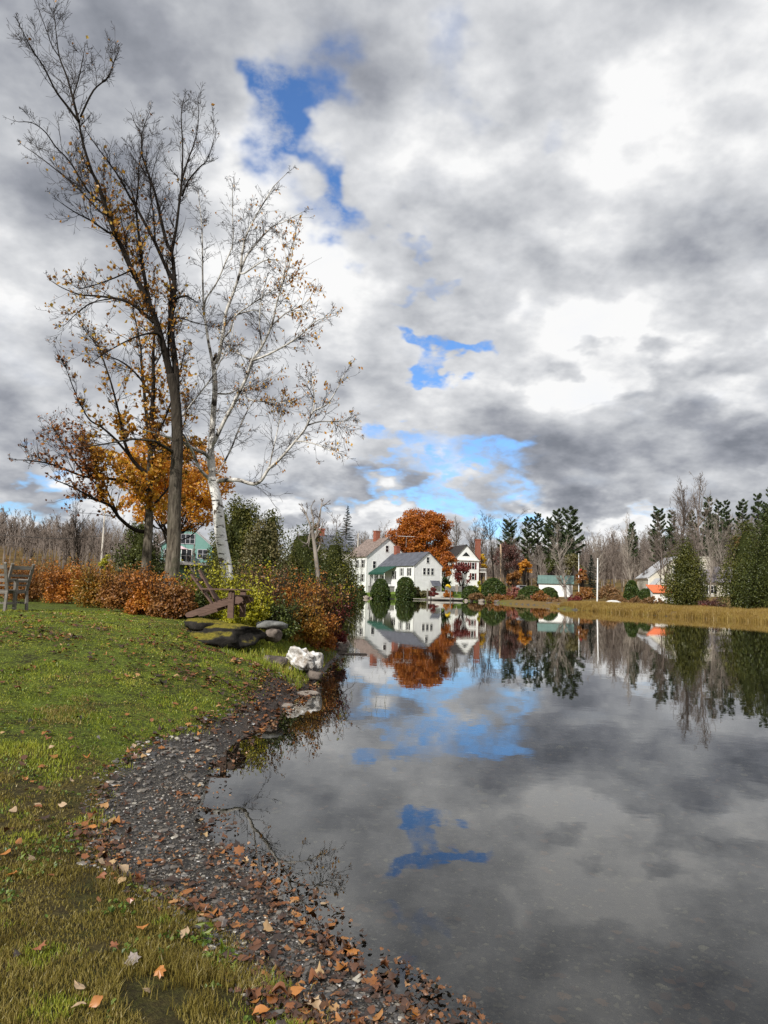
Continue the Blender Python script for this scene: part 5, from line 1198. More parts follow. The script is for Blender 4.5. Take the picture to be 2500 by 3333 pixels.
for u_ in us:
    x = -1.8 + 3.6 * u_; wd = .7 * (1 - abs(u_ - .55) ** 2.2 * 3.2); 
    for a in np.linspace(0, pi, 7): Vu.append((x, wd * cos(a), .75 * sin(a) * (1 - abs(u_ - .5) ** 3 * 4)))
obj('hull', (np.array(Vu), [np.array([(i * 7 + j, i * 7 + j + 1, (i + 1) * 7 + j + 1, (i + 1) * 7 + j) for i in range(11) for j in range(6)]), np.array([list(range(7)), list(range(77, 84))])]), M_PALEROCK and M_BOAT, ub, True)
obj('keel', tube([(-1.7, 0, .5), (0, 0, .78), (1.7, 0, .5)], .04, 5), M_GREYSH, ub)
wb = thing('rowboat', 'small upturned white boat on the tawny grass right of the flagpole', 'boat', at(1996, 1962, 98), R(20)); wb.location[2] = gz(wb.location[0], wb.location[1]) + .1
o_ = obj('hull', ub.children[0].data, None, wb); obj('keel', ub.children[1].data, None, wb); wb.scale = (.72, .8, .8)
o_.material_slots[0].link = 'OBJECT'; o_.material_slots[0].material = M_TRIM
for px, ytop, ybot, lb in ((1391, 1916, 1953, 'grey mooring post at the bow end of the covered boat'), (1466, 1922, 1953, 'thin mooring post in front of the covered boat')):
    b = at(px, ybot, 156); h = at(px, ytop, 156)[2]; t = thing('mooring_post', lb, 'post', (b[0], b[1], 0)); t.location[2] = 0
    obj('shaft', tube([(0, 0, -1), (0, 0, h)], [.17 if px < 1400 else .12, .15 if px < 1400 else .1], 8), M_GREYW, t, True)
dkp = thing('dock', 'low pale dock plank left of the covered boat', 'dock', at(1364, 1951, 156)); dkp.location[2] = 0.12
obj('deck_plank', box(-1.3, 1.3, -.5, .5, .08, .16), M_PALEPOLE, dkp); obj('leg', merge([box(-1.1, -1.0, -.4, -.3, -1, .08), box(1.0, 1.1, -.4, -.3, -1, .08)]), M_GREYW, dkp)
ky = thing('kayak', 'yellow kayak end sticking up beside the farmhouse', 'kayak', at(1458, 1918, 166), R(10))
kp = [(-.5, 0, .55), (-.25, 0, .82), (.1, 0, .8), (.45, 0, .5), (.6, 0, .15)]
kb = obj('hull', xf(tube(smooth_path(kp, 3), [.06, .12, .18, .24, .28, .30, .30, .30, .28, .26, .22, .15, .05], 8), sc=(1, 1.4, 1)), M_YEL, ky, True)
obj('support', merge([box(-.1, 0, -.05, .05, -.3, .6), box(.35, .45, -.05, .05, -.3, .3)]), M_GREYW, ky)
# parked car, nose toward the right
cr = thing('parked_car', 'silver car parked between the pink bush and the low hedge dome', 'car', at(1702, 1927, 156), R(8))
cb = np.array([(-2.2, .35), (-2.15, .8), (-1.6, .92), (-.95, 1.38), (.35, 1.40), (1.0, .95), (1.95, .82), (2.15, .6), (2.15, .3), (-2.2, .3)])
Vc = np.concatenate([[(x, -.85, z) for x, z in cb], [(x, .85, z) for x, z in cb]]); k = len(cb)
obj('body', (Vc, [np.array([(i, (i + 1) % k, k + (i + 1) % k, k + i) for i in range(k)]), np.array([list(range(k))[::-1], list(range(k, 2 * k))])]), M_SILVER, cr)
obj('windshield', (np.array([(.40, -.72, 1.37), (.98, -.75, .98), (.98, .75, .98), (.40, .72, 1.37)]) + np.array([.03, 0, .02]), np.array([(0, 1, 2, 3)])), M_GLASS, cr)
obj('side_window', box(-1.0, .3, -.87, -.855, .95, 1.3), M_GLASS, cr)
for x in (-1.35, 1.35):
    for y in (-.8, .8):
        wh = obj('wheel', xf(tube([(0, -.1, 0), (0, .1, 0)], [.33, .33], 16), (x, y, .33)), M_TYRE, cr); obj('rim', xf(tube([(0, -.112, 0), (0, .112, 0)], [.18, .18], 12), (x, y, .33)), M_SILVER, wh)
for y in (-.6, .6): obj('headlight', box(2.12, 2.17, y - .16, y + .16, .55, .7), M_LAMP, cr)

# ------------------------------------------------------------------ near furniture
def hitg(px, py, lo=2.0, hi=60.0):
    """where the line of sight through a pixel first meets the ground"""
    Ys = np.concatenate([np.arange(lo, 12, .02), np.arange(12, hi, .05)]); d = ray(px, py); P = EYEP + d * (Ys / d[1])[:, None]
    z = np.maximum(terrain(P[:, 0], P[:, 1]), 0); k = np.argmax(P[:, 2] < z)
    return P[k] if P[k, 2] < z[k] else P[-1]
# low slung wooden chair on the rock
YCH = 14.0
def ch(px, py, Y): return at(px, py, Y)
org = np.array([ch(752, 2012, YCH)[0], YCH, ch(752, 2012, YCH)[2]])
ac = thing('slatted_lounge_chair', 'brown wooden low slung garden chair on the mossy rock, facing the water', 'chair', org, R(-8))
s_ = YCH / FPX
rail = lambda y: (np.array([(-.90, y, .03), (-.86, y, -.01), (-.76, y, .0), (-.02, y, .26), (.16, y, .28), (.23, y, .33), (.20, y, .39), (.10, y, .41), (-.05, y, .37), (-.80, y, .105), (-.88, y, .07)]))
def plate(pts, y0, y1):
    a = np.array(pts, float); k = len(a); V = np.concatenate([np.stack([a[:, 0], np.full(k, y0), a[:, 2]], 1), np.stack([a[:, 0], np.full(k, y1), a[:, 2]], 1)])
    return V, [np.array([(i, (i + 1) % k, k + (i + 1) % k, k + i) for i in range(k)]), np.array([list(range(k))[::-1], list(range(k, 2 * k))])]
for y in (-.02, .58): obj('side_rail', plate(rail(y), y, y + .035), M_BROWNW, ac)
for y in (-.06, .62): obj('front_leg', merge([box(-.055, .035, y, y + .035, 0, .52), box(.036, .055, y, y + .06, 0, .51)]), M_BROWNW, ac)
for y in (-.13, .57): obj('armrest', merge([box(-.60, .15, y, y + .13, .522, .545), bar((-.0, y + .07, .37), (0, y + .07, .52), .03, .03)]), M_BROWNW, ac)
for i in range(9):
    x = -.50 + i * .082; z = .375 - (.08 - x * 0) * 0 + (x + .05) * .40 * (1 if x < 0 else .3)
    obj('seat_slat', xf(box(-.034, .034, 0.02, .60, 0, .02), (x, 0, z + .012), (0, -.35 if x < 0 else -.1, 0)), M_BROWNW, ac)
for i in range(5):
    y = .05 + i * .118; 
    if i in (1, 3): continue
    obj('back_slat', bar((-.36, y + .045, .20), (-.36 - .44 - .03 * abs(i - 2), y + .045, .90 - .05 * abs(i - 2)), .12, .028, (0, 1, 0) if False else (1, 0, 1)), M_BROWNW, ac)
obj('back_rail', merge([box(-.60, -.565, -.0, .60, .48, .515), bar((-.72, .04, .70), (-.72, .56, .70), .03, .05), box(-.42, -.38, .02, .58, .17, .21)]), M_BROWNW, ac)
# old grey garden chairs at the left edge
def garden_chair(name, label, loc, rz):
    t = thing(name, label, 'chair', loc, rz, 'old grey garden chairs')
    for x in (0, .46):
        obj('rear_leg', merge([bar((x, -.06, 0), (x, 0, .46), .05, .06, (0, 1, 0)), bar((x, 0, .44), (x, -.22, 1.0), .05, .055, (0, 1, 0)), tube([(x - .025, -.22, 1.0), (x + .025, -.22, 1.0)], .03, 8)]), M_GREYW, t)
        obj('front_leg', bar((x, .48, 0), (x, .46, .66), .05, .05, (0, 1, 0)), M_GREYW, t)
        obj('armrest', bar((x, -.10, .67), (x, .54, .68), .065, .03, (0, 0, 1)), M_GREYW, t)
        obj('stretcher', bar((x, -.04, .16), (x, .46, .16), .03, .04, (0, 0, 1)), M_GREYW, t)
    for z, h_ in ((.93, .085), (.76, .05), (.64, .05), (.55, .04)):
        y = -(z - .44) * .22 / .56; obj('back_slat', box(.02, .44, y - .012, y + .012, z - h_ / 2, z + h_ / 2), M_GREYW, t)
    for y in np.linspace(.02, .44, 6): obj('seat_slat', box(-.01, .47, y, y + .06, .43, .45), M_GREYW, t)
    obj('seat_rail', merge([box(.01, .45, -.02, .01, .37, .43), box(.01, .45, .46, .48, .37, .43)]), M_GREYW, t)
    obj('cross_stretcher', box(.02, .44, .2, .23, .15, .18), M_GREYW, t)
    return t
g0 = hitg(14, 1984); g1 = hitg(58, 1972)
def gl(px, py, Y): p = at(px, py, Y); return np.array([p[0], p[1], gz(p[0], p[1])])
pA = gl(14, 1980, 16.2)
garden_chair('garden_chair', 'weathered grey wooden garden chair nearest the rust hedge, seen from behind', pA, R(52))
pB = gl(-58, 1985, 15.6)
garden_chair('garden_chair', 'weathered grey garden chair cut off by the left edge of the view', pB, R(8))

# rocks
def rock(name, label, c, size, m, rng, rough=.25, flat=1.0, cat='rock', rz=0, det=3, sink=.25, group=None, tilt=(0, 0)):
    import bmesh
    bm_ = bmesh.new(); bmesh.ops.create_icosphere(bm_, subdivisions=det, radius=1)
    V = np.array([v.co[:] for v in bm_.verts]); F = np.array([[v.index for v in f.verts] for f in bm_.faces]); bm_.free()
    # cut with random planes for facets
    for _ in range(9):
        n = unit(rng.normal(size=3)); d = rng.uniform(.62, .92); ex = np.maximum(V @ n - d, 0); V = V - ex[:, None] * n * .92
    s = rng.uniform(0, 50); nn = vnoise(V[:, 0] * 3 + s, V[:, 1] * 3 + V[:, 2] * 2.3 + s, 3) + .5 * vnoise(V[:, 0] * 7 + s, V[:, 2] * 7 - V[:, 1] * 3 + s, 6)
    V = V * (1 + rough * (nn - .75))[:, None]
    V[:, 2] = np.where(V[:, 2] > 0, V[:, 2] * flat, V[:, 2] * 1.5); V[:, :2] = np.where(V[:, 2:3] < 0, V[:, :2] / np.maximum(.8, np.sqrt(np.clip(1 - (V[:, 2:3] / 1.6) ** 2, .01, 1))), V[:, :2])
    V = V * np.array(size) / 2
    o = obj(name, xf((V, F), rot=(tilt[0], tilt[1], 0)), m, None, True, (c[0], c[1], c[2] + size[2] * (.5 - sink))); o.rotation_euler = (0, 0, rz)
    return tag(o, label, cat, group)
rng = np.random.default_rng(15)
def on(px, py): return hitg(px, py)
p = np.array([ch(725, 2012, 14.1)[0], 14.1, org[2] - .46])
rock('mossy_rock', 'dark flat rock with a mossy yellow top under the brown lounge chair', p, (1.45, 1.1, .50), M_MOSS, rng, .4, .60, rz=R(-10), sink=.0, det=4, tilt=(0, .04))
p = np.array([ch(655, 2010, 14.1)[0], 14.1, org[2] - .20]); rock('rock', 'dark wedge of rock under the back foot of the lounge chair', p, (.75, .8, .25), M_MOSS, rng, .2, .7, sink=.1)
p = np.array([ch(885, 2045, 14.6)[0], 14.6, ch(885, 2045, 14.6)[2]]); rock('stone_slab', 'flat grey stone slab jutting right of the mossy rock', p, (.62, .5, .17), M_SLAB, rng, .10, .75, rz=R(5), sink=0)
p = np.array([ch(890, 2070, 14.5)[0], 14.5, ch(890, 2078, 14.5)[2]]); rock('rock', 'dark round stone in shadow below the grey slab', p, (.38, .4, .22), M_ROCK, rng, .2, 1, sink=.1)
p = np.array([ch(890, 2102, 13.6)[0], 13.6, gz(ch(890, 2102, 13.6)[0], 13.6)]); rock('rock', 'brown pointed flat stone with leaves on top, below the grey slab', p, (.55, .35, .19), M_ROCK, rng, .2, .8, sink=.2)
p = on(625, 2030); rock('pale_stone', 'small white stone at the left foot of the dark rock', (p[0], p[1], gz(p[0], p[1])), (.27, .2, .13), M_QUARTZ, rng, .15, 1, sink=.25)
pr1 = np.array([*at(980, 2150, 14.2)[:2], 0]); pr1[2] = gz(pr1[0], pr1[1])
rock('white_rock', 'large white quartz rock tilted at the edge of the pond', (pr1[0], pr1[1], at(985, 2165, 14.2)[2]), (.62, .5, .34), M_QUARTZ, rng, .40, 1, rz=.4, sink=.05, det=5, tilt=(0, .5))
pr2 = at(1022, 2160, 14.3); rock('white_rock', 'smaller white rock leaning against the right side of the large one', (pr2[0], pr2[1], pr2[2] - .06), (.34, .3, .34), M_QUARTZ, rng, .35, 1, sink=.1, det=4)
pr3 = at(1020, 2195, 14.1); rock('rock', 'grey wet stone at the waterline under the white rocks', (pr3[0], pr3[1], pr3[2] - .05), (.32, .25, .16), M_ROCK, rng, .3, 1, sink=.2)
p = G(985, 2262, .0); rock('flat_stone', 'pale flat stone slanting into the water below the white rocks', (p[0] - .05, p[1] + .05, -.05), (.95, .30, .16), M_PALEROCK, rng, .12, .6, rz=R(52), sink=.15, det=4)
p = G(905, 2300, .0); rock('flat_stone', 'brown flat stone among wet leaves at the waterline', (p[0], p[1], .0), (.5, .3, .1), M_PALEROCK, rng, .15, .6, rz=R(30), sink=.3, det=3)
p = G(1160, 2130, 0); rock('rock', 'low brown rock just breaking the water at the end of the grassy point', (p[0], p[1], -.03), (.9, .3, .14), M_ROCK, rng, .2, .6, rz=.1, sink=.3)
for i, (px, py, lb) in enumerate(((1118, 2095, 'reddish rock at the tip of the grassy point'), (1100, 2115, 'brown rock with dead leaves on the bank above the waterline'))):
    p = on(px, py); rock('rock', lb, (p[0], p[1], p[2]), (.5, .45, .3), M_ROCK, rng, .3, 1, sink=.3)
# stones on the far waterline
for i, (px, py, Y, sz, lb) in enumerate(((1192, 1946, 158, 1.4, 'round tan boulder at the waterline below the bright lawn, left'), (1212, 1948, 158, 1.1, 'second tan boulder at the waterline below the bright lawn'), (1517, 1952, 156, 1.0, 'pinkish stone right of the covered boat'),
                                  (1535, 1955, 152, .8, 'small stone between the covered boat and the tawny bushes'), (1567, 1957, 150, 1.5, 'pointed pink boulder below the tawny bushes'), (1700, 1966, 132, 1.3, 'grey angular stone on the waterline below the parked car'),
                                  (1735, 1968, 128, 1.2, 'dark stone on the waterline right of the angular one'), (1790, 1972, 120, 1.6, 'flat dark rocks at the root of the tawny spit'), (1825, 1975, 115, 1.2, 'dark rock at the tip of the tawny spit'), (1620, 1962, 142, 1.4, 'dark low rock below the pink bush'))):
    p = at(px, py, Y); rock('boulder', lb, (p[0], p[1], 0), (sz, sz * .8, sz * .6), M_PALEROCK if i in (0, 1, 2, 4) else M_ROCK, rng, .3, 1, sink=.25, det=2)
wl_ = thing('stone_wall', 'low grey stone wall left of the clipped dome on a trunk', 'wall', at(1448, 1916, 168)); o_ = obj('coping', box(0, 3.9, 0, .5, .55, .62), M_PALEROCK, wl_); obj('stonework', box(.03, 3.87, .03, .47, -.6, .55), M_SLAB, wl_)
obj('pier', box(2.4, 3.0, -.1, .6, -.6, 1.0), M_PALEROCK, wl_)

# ------------------------------------------------------------------ shrubs
def shrub(name, label, b, w, h, rng, mleaf, n=34, per=110, size=.055, depth=None, group=None, cat='shrub', twig=True, low=.05, tips=True):
    t = thing(name, label, cat, b, 0, group); d = depth or w * .7
    u = rng.uniform(size=(n, 3)); a = u[:, 0] * 2 * pi; rr_ = np.sqrt(u[:, 1])
    top = (1 - .55 * rr_ ** 2) * rng.uniform(.8, 1.05, n); zz = h * (low + (top * .9 - low) * u[:, 2] ** .6)
    Cn = np.stack([np.cos(a) * rr_ * w * .42, np.sin(a) * rr_ * d * .42, zz], 1); Rd = rng.uniform(.10, .22, n) * min(w, h * 1.3)
    V, F = clump_leaves(rng, Cn, Rd, per, size, .85, .8)
    if tips:   # loose shoots sticking out of the top
        k_ = int(n * 1.2); a = rng.uniform(0, 2 * pi, k_); r_ = np.sqrt(rng.uniform(size=k_)) * .42; P0 = np.stack([np.cos(a) * r_ * w, np.sin(a) * r_ * d, np.full(k_, h * .45)], 1)
        D_ = np.stack([np.cos(a) * .35, np.sin(a) * .35, np.ones(k_)], 1); sg, tp = grow(rng, P0, D_, rng.uniform(.35, .75, k_) * h, np.full(k_, .006), [dict(k=4, wob=.15, up=.0, kids=3, ang=(20, 50), ratio=(.3, .5)), dict(k=2, wob=.1, up=0, kids=0, ang=(20, 40), ratio=(.3, .5))], rmin=.004 * max(1, b[1] / 25))
        al_ = np.concatenate([sg[1], sg[0], tp[-1]]); al_ = al_[rng.uniform(size=len(al_)) < .8]
        g2 = leaves(al_ + rng.normal(size=al_.shape) * size * .5, size, rng); V, F = merge([(V, F), g2]); F = F[0]
        obj('stems', segmesh(sg), M_TWIG, t)
    obj('foliage', (V, F), mleaf, t)
    return t
rng = np.random.default_rng(41)
HED = [  # px, py of the foot, py of the top, width px, material, label
    (15, 1948, 1846, 170, L_RUST, 'rust orange bush behind the grey garden chairs'), (120, 1955, 1838, 170, L_RUST, 'tall rust orange bush right of the garden chairs'), (215, 1966, 1836, 160, L_RUST, 'orange bush second from the garden chairs'),
    (300, 1978, 1850, 150, L_MIXED, 'orange and olive bush in the middle of the hedge'), (385, 1992, 1858, 160, L_BRONZE, 'bronze bush left of the rear trunk'), (470, 2004, 1876, 150, L_RUST, 'russet bush at the foot of the rear trunk'),
    (545, 2014, 1900, 130, L_BRONZE, 'brown bush wrapped round the foot of the grey trunk'), (610, 2012, 1925, 110, L_GREENB, 'olive and brown bush between the grey trunk and the lounge chair')]
HB = []
for px, py, yt, wd, mm, lb in HED:
    p = hitg(px, py); Y = p[1]; b = np.array([p[0], p[1] + wpx(wd, Y) * .3, p[2]]); HB.append(b)
    h = at(px, yt, b[1])[2] - b[2]; shrub('hedge_bush', lb, b, wpx(wd, Y) * 1.1, h, rng, mm, 46, 170, .062, group='autumn bushes along the lawn')
    # low dark growth at the foot
for (px, Y, yt, wd, zb, mm, lb) in (
    (75, 24, 1836, 120, None, L_BRONZE, 'dull bronze bush in the second row behind the rust orange bushes'), (420, 24, 1855, 120, None, L_RUST, 'orange bush behind the hedge, between the two trunks'),
    (655, 17.5, 1862, 130, None, L_YELLOW, 'yellow green bush behind the back of the lounge chair'), (765, 17.2, 1850, 150, None, L_YELLOW, 'bright yellow bush under the birch, behind the chair arm'),
    (858, 18.5, 1850, 110, None, L_GREENB, 'leafy green bush right of the birch foot'), (862, 16.6, 1868, 70, None, L_TAWNY, 'twiggy brown bush right of the chair'),
    (940, 18.2, 1872, 130, None, L_RUST, 'orange red bush on the point'), (1005, 19.5, 1885, 120, None, L_MIXED, 'orange and yellow bush on the point, right of the orange red one'),
    (812, 15.5, 1900, 130, None, L_YELLOW, 'low yellow green plants just right of the lounge chair'), (890, 15.8, 1945, 130, None, L_GREENB, 'low mixed green and orange bush behind the grey slab'), (975, 17.0, 1935, 150, None, L_MIXED, 'olive and orange bush above the grassy point'),
    (1045, 19.5, 1905, 110, None, L_BRONZE, 'tawny bush near the tip of the point'), (1082, 19.8, 1950, 80, None, L_MAROON, 'dusky maroon bush hanging over the water at the tip of the point'), (1065, 21.5, 1900, 80, None, L_YELLOW, 'yellow bush behind the tip of the point'),
    (1040, 18.0, 2010, 90, None, L_RUST, 'low russet plants on the bank at the tip of the point')):
    b = P3(px, Y, py=1950); h = max(.35, at(px, yt, Y)[2] - b[2])
    shrub('bush', lb, b, wpx(wd, Y) * 1.15, h, rng, mm, 40, 160, .055, group='mixed bushes on the point')
gb = at(1125, 1944, 152); shrub('gold_bush', 'golden bush leaning over the water below the farmhouse lawn', (gb[0], gb[1], .1), wpx(66, 152), 2.6, rng, L_GOLD, 26, 60, .32, twig=False)
FAR = [(1580, 150, 1922, 1958, 130, L_TAWNY, 'tawny pink bush on the waterline left of the pink bush'), (1645, 143, 1928, 1962, 100, L_BRONZE, 'brown bush at the waterline in front of the pink bush'), (1670, 152, 1903, 1940, 80, L_PINK, 'dusty pink bush left of the parked car'),
       (1700, 136, 1932, 1966, 56, L_OLIVE, 'dark olive bush at the waterline below the parked car'), (1765, 130, 1918, 1962, 60, L_BRONZE, 'tall bronze bush between the car and the shed'), (1748, 138, 1930, 1945, 50, L_PINK, 'small salmon bush right of the parked car'),
       (1800, 128, 1938, 1965, 60, L_TAWNY, 'low tawny bush in front of the shed'), (1870, 118, 1930, 1962, 56, L_MAROON, 'low dark maroon bush left of the white flagpole'), (2060, 104, 1940, 1965, 130, L_TAWNY, 'wide tawny bush below the two clipped evergreens'),
       (2130, 98, 1940, 1962, 100, L_TAWNY, 'pinkish tawny grass bush in front of the orange roofed shed'), (2315, 88, 1938, 1985, 110, L_PURPLE, 'red brown bush between the arborvitae'), (2280, 84, 1965, 1990, 70, L_MAROON, 'low dark red bush right of the tall arborvitae'),
       (1378, 160, 1916, 1948, 50, L_OLIVE, 'olive bush left of the boat, below the farmhouse terrace'), (1408, 160, 1908, 1935, 40, L_MAROON, 'dark red bush under the farmhouse door canopy'), (1352, 161, 1902, 1922, 36, L_OLIVE, 'small olive bush against the farmhouse wing'), (1460, 163, 1915, 1940, 34, L_RUST, 'small rust bush under the kayak'),
       (1180, 168, 1898, 1925, 30, L_TOPIARY, 'small dark round bush at the farmhouse corner'), (1560, 165, 1885, 1915, 50, L_YELLOW, 'yellow green bush between the two clipped domes'), (1450, 175, 1870, 1900, 50, L_TOPIARY, 'dark green bush against the maple shade'),
       (1905, 140, 1900, 1945, 60, L_BRONZE, 'bronze brush at the foot of the young spruce'), (1985, 135, 1895, 1940, 90, L_TAWNY, 'tawny brush right of the flagpole'), (1130, 120, 1880, 1935, 70, L_CEDARD, 'dark evergreen bush at the water left of the farmhouse lawn'), (1075, 100, 1890, 1945, 110, L_CEDAR, 'low olive evergreen at the foot of the broad green cedar')]
for (px, Y, yt, yb, wd, mm, lb) in FAR:
    b = P3(px, Y); zb = min(b[2], at(px, yb, Y)[2]); b[2] = max(zb, -.1); h = max(.8, at(px, yt, Y)[2] - b[2])
    shrub('bush', lb, b, wpx(wd, Y), h, rng, mm, 26, 70, .0022 * Y * 1.0, group='bushes along the far shore', tips=False)

# ------------------------------------------------------------------ grass, reeds, pebbles, fallen leaves
def blades(P, H, Wd, rng, bend=.5):
    n = len(P); a = rng.uniform(0, 2 * pi, n); s = np.stack([np.cos(a), np.sin(a), np.zeros(n)], 1) * (Wd / 2)[:, None]
    l = rng.normal(size=(n, 3)) * bend * H[:, None] * .6; l[:, 2] = 0; up = np.array([0, 0, 1.0])
    m_ = P + up * (H * .55)[:, None] + l * .35; tp = P + up * H[:, None] * rng.uniform(.7, 1, n)[:, None] + l
    V = np.stack([P - s, P + s, m_ + s * .7, m_ - s * .7, tp], 1).reshape(-1, 3); o_ = (np.arange(n) * 5)[:, None]
    return V, [np.array([[0, 1, 2, 3]]) + o_, np.array([[3, 2, 4]]) + o_]
rng = np.random.default_rng(2)
def scatter(n, amax, r0, r1, pw=1.0, side=-1):
    a = np.radians(rng.uniform(-amax, 20, n)); u = rng.uniform(size=n); r = r0 * (r1 / r0) ** (u ** pw)
    x = r * np.sin(a); y = r * np.cos(a); z, s = terrain(x, y, True); return x, y, z, s, r
x, y, z, s, r = scatter(420000, 40, 2.2, 19)
g_ = gwid(x, y); ok = (s > g_ - .05 + rng.normal(size=len(s)) * .05) & (x < 4) & (y < 22)
x, y, z, r = x[ok], y[ok], z[ok], r[ok]
hp = G(430, 3170, .2); bare = fbm(x * 2.6, y * 2.6, 78) * .6 + fbm(x * 9, y * 9, 80) * .4 - .16 * np.exp(-((x - hp[0]) ** 2 + ((y - hp[1]) * .8) ** 2) / .012)
kp = rng.uniform(size=len(x)) < S(.26, .46, bare); x, y, z, r = x[kp], y[kp], z[kp], r[kp]
dry = S(10, 4.5, y) * .8 + (fbm(x * 1.2, y * 1.2, 71) - .5) * 2.8 + (fbm(x * 5, y * 5, 72) - .5) * 2.0 + rng.normal(size=len(x)) * .12 > .42
tuft = fbm(x * 4, y * 4, 73); H = (.014 + .045 * tuft ** 1.5 + .035 * S(.5, .62, fbm(x * 2.1, y * 2.1, 79))) * rng.uniform(.6, 1.3, len(x)) * np.clip(1.15 - r / 20, .6, 1)
Wd = .0035 * np.clip(r / 3.5, 1, 5) * rng.uniform(.7, 1.3, len(x)); P = np.stack([x, y, z - .004], 1)
for nm, mk_, mm, lb in (('grass', ~dry, L_GRASS, 'short green grass blades of the lawn'), ('dry_grass', dry, L_GRASSD, 'olive and straw coloured grass blades of the near lawn')):
    tag(obj(nm, blades(P[mk_], H[mk_], Wd[mk_], rng), mm), lb, 'grass', kind='stuff')
# grass tufts on the point and broadleaf weeds in the lawn
x, y, z, s, r = scatter(60000, 12, 11, 24); ok = (s > .05) & (x > -4.5) & (y > 12.5) & (x < 0); P = np.stack([x, y, z], 1)[ok]
n = len(P); tag(obj('bank_grass', blades(P, rng.uniform(.06, .17, n), np.full(n, .010), rng, .5), L_GRASS), 'yellow green grass on the point beside the pond', 'grass', kind='stuff')
x, y, z, s, r = scatter(60000, 40, 2.4, 16); ok = (s > gwid(x, y) + .05) & (x < 2) & (fbm(x * 3.1, y * 3.1, 120) * .6 + fbm(x * 11, y * 11, 121) * .4 > .58)
tag(obj('lawn_weeds', leaves(np.stack([x, y, z + rng.uniform(.012, .035, len(x))], 1)[ok], .024, rng, .8, None, np.tile([0, 0, 1.6], (ok.sum(), 1))), L_WEED), 'clumps of small round leaved weeds in the lawn', 'weeds', kind='stuff')
# pebbles
import bmesh
bm_ = bmesh.new(); bmesh.ops.create_icosphere(bm_, subdivisions=1, radius=1); IV = np.array([v.co[:] for v in bm_.verts]); IF = np.array([[v.index for v in f.verts] for f in bm_.faces]); bm_.free()
def pebbles(P, sz, rng):
    n = len(P); k = len(IV); sc = sz[:, None] * rng.uniform([.7, .5, .28], [1.3, .9, .55], (n, 3)); a = rng.uniform(0, 2 * pi, n)
    V = IV[None] * sc[:, None] * (1 + .18 * rng.normal(size=(n, k, 1))); c, s_ = np.cos(a)[:, None], np.sin(a)[:, None]
    X = V[..., 0] * c - V[..., 1] * s_; Y_ = V[..., 0] * s_ + V[..., 1] * c
    V = np.stack([X, Y_, V[..., 2]], -1) + P[:, None]; return V.reshape(-1, 3), (IF[None] + (np.arange(n) * k)[:, None, None]).reshape(-1, 3)
M_PEB = m_leaf('pebbles', [(0, (.022, .019, .016)), (.4, (.060, .050, .040)), (.75, (.115, .095, .072)), (.94, (.20, .17, .13)), (1, (.45, .41, .33))], trans=0, gloss=.5)
M_WPEB = m_leaf('sunken_pebbles', [(0, (.03, .028, .024)), (.45, (.08, .07, .055)), (.8, (.17, .15, .11)), (.95, (.33, .30, .21)), (1, (.55, .5, .36))], trans=0, gloss=0)
x, y, z, s, r = scatter(52000, 36, 2.3, 16); ok = (s > -.35) & (s < gwid(x, y) + .12) & (x < 2) & (rng.uniform(size=len(x)) > .85 * S(7.5, 10.5, y)); sz = (rng.gamma(2.2, .0042, len(x)) + .004) * np.clip(r / 6, .8, 2.2); P = np.stack([x, y, z + sz * .15], 1)
tag(obj('gravel', pebbles(P[ok], sz[ok], rng), M_PEB), 'small dark pebbles along the shore', 'gravel', kind='stuff')
def wscatter(n, r0, r1):
    a = np.radians(rng.uniform(-14, 36, n)); r = r0 * (r1 / r0) ** rng.uniform(size=n); x = r * np.sin(a); y = r * np.cos(a); z, s = terrain(x, y, True); return x, y, z, s, r
x, y, z, s, r = wscatter(30000, 2.5, 14); ok = s < -.1; sz = (rng.gamma(2.0, .0045, len(x)) + .004) * np.clip(r / 5, .9, 2.2); P = np.stack([x, y, z + sz * .1], 1)
tag(obj('pond_gravel', pebbles(P[ok], sz[ok], rng), M_WPEB), 'pebbles on the pond bed seen through the shallow water', 'gravel', kind='stuff')
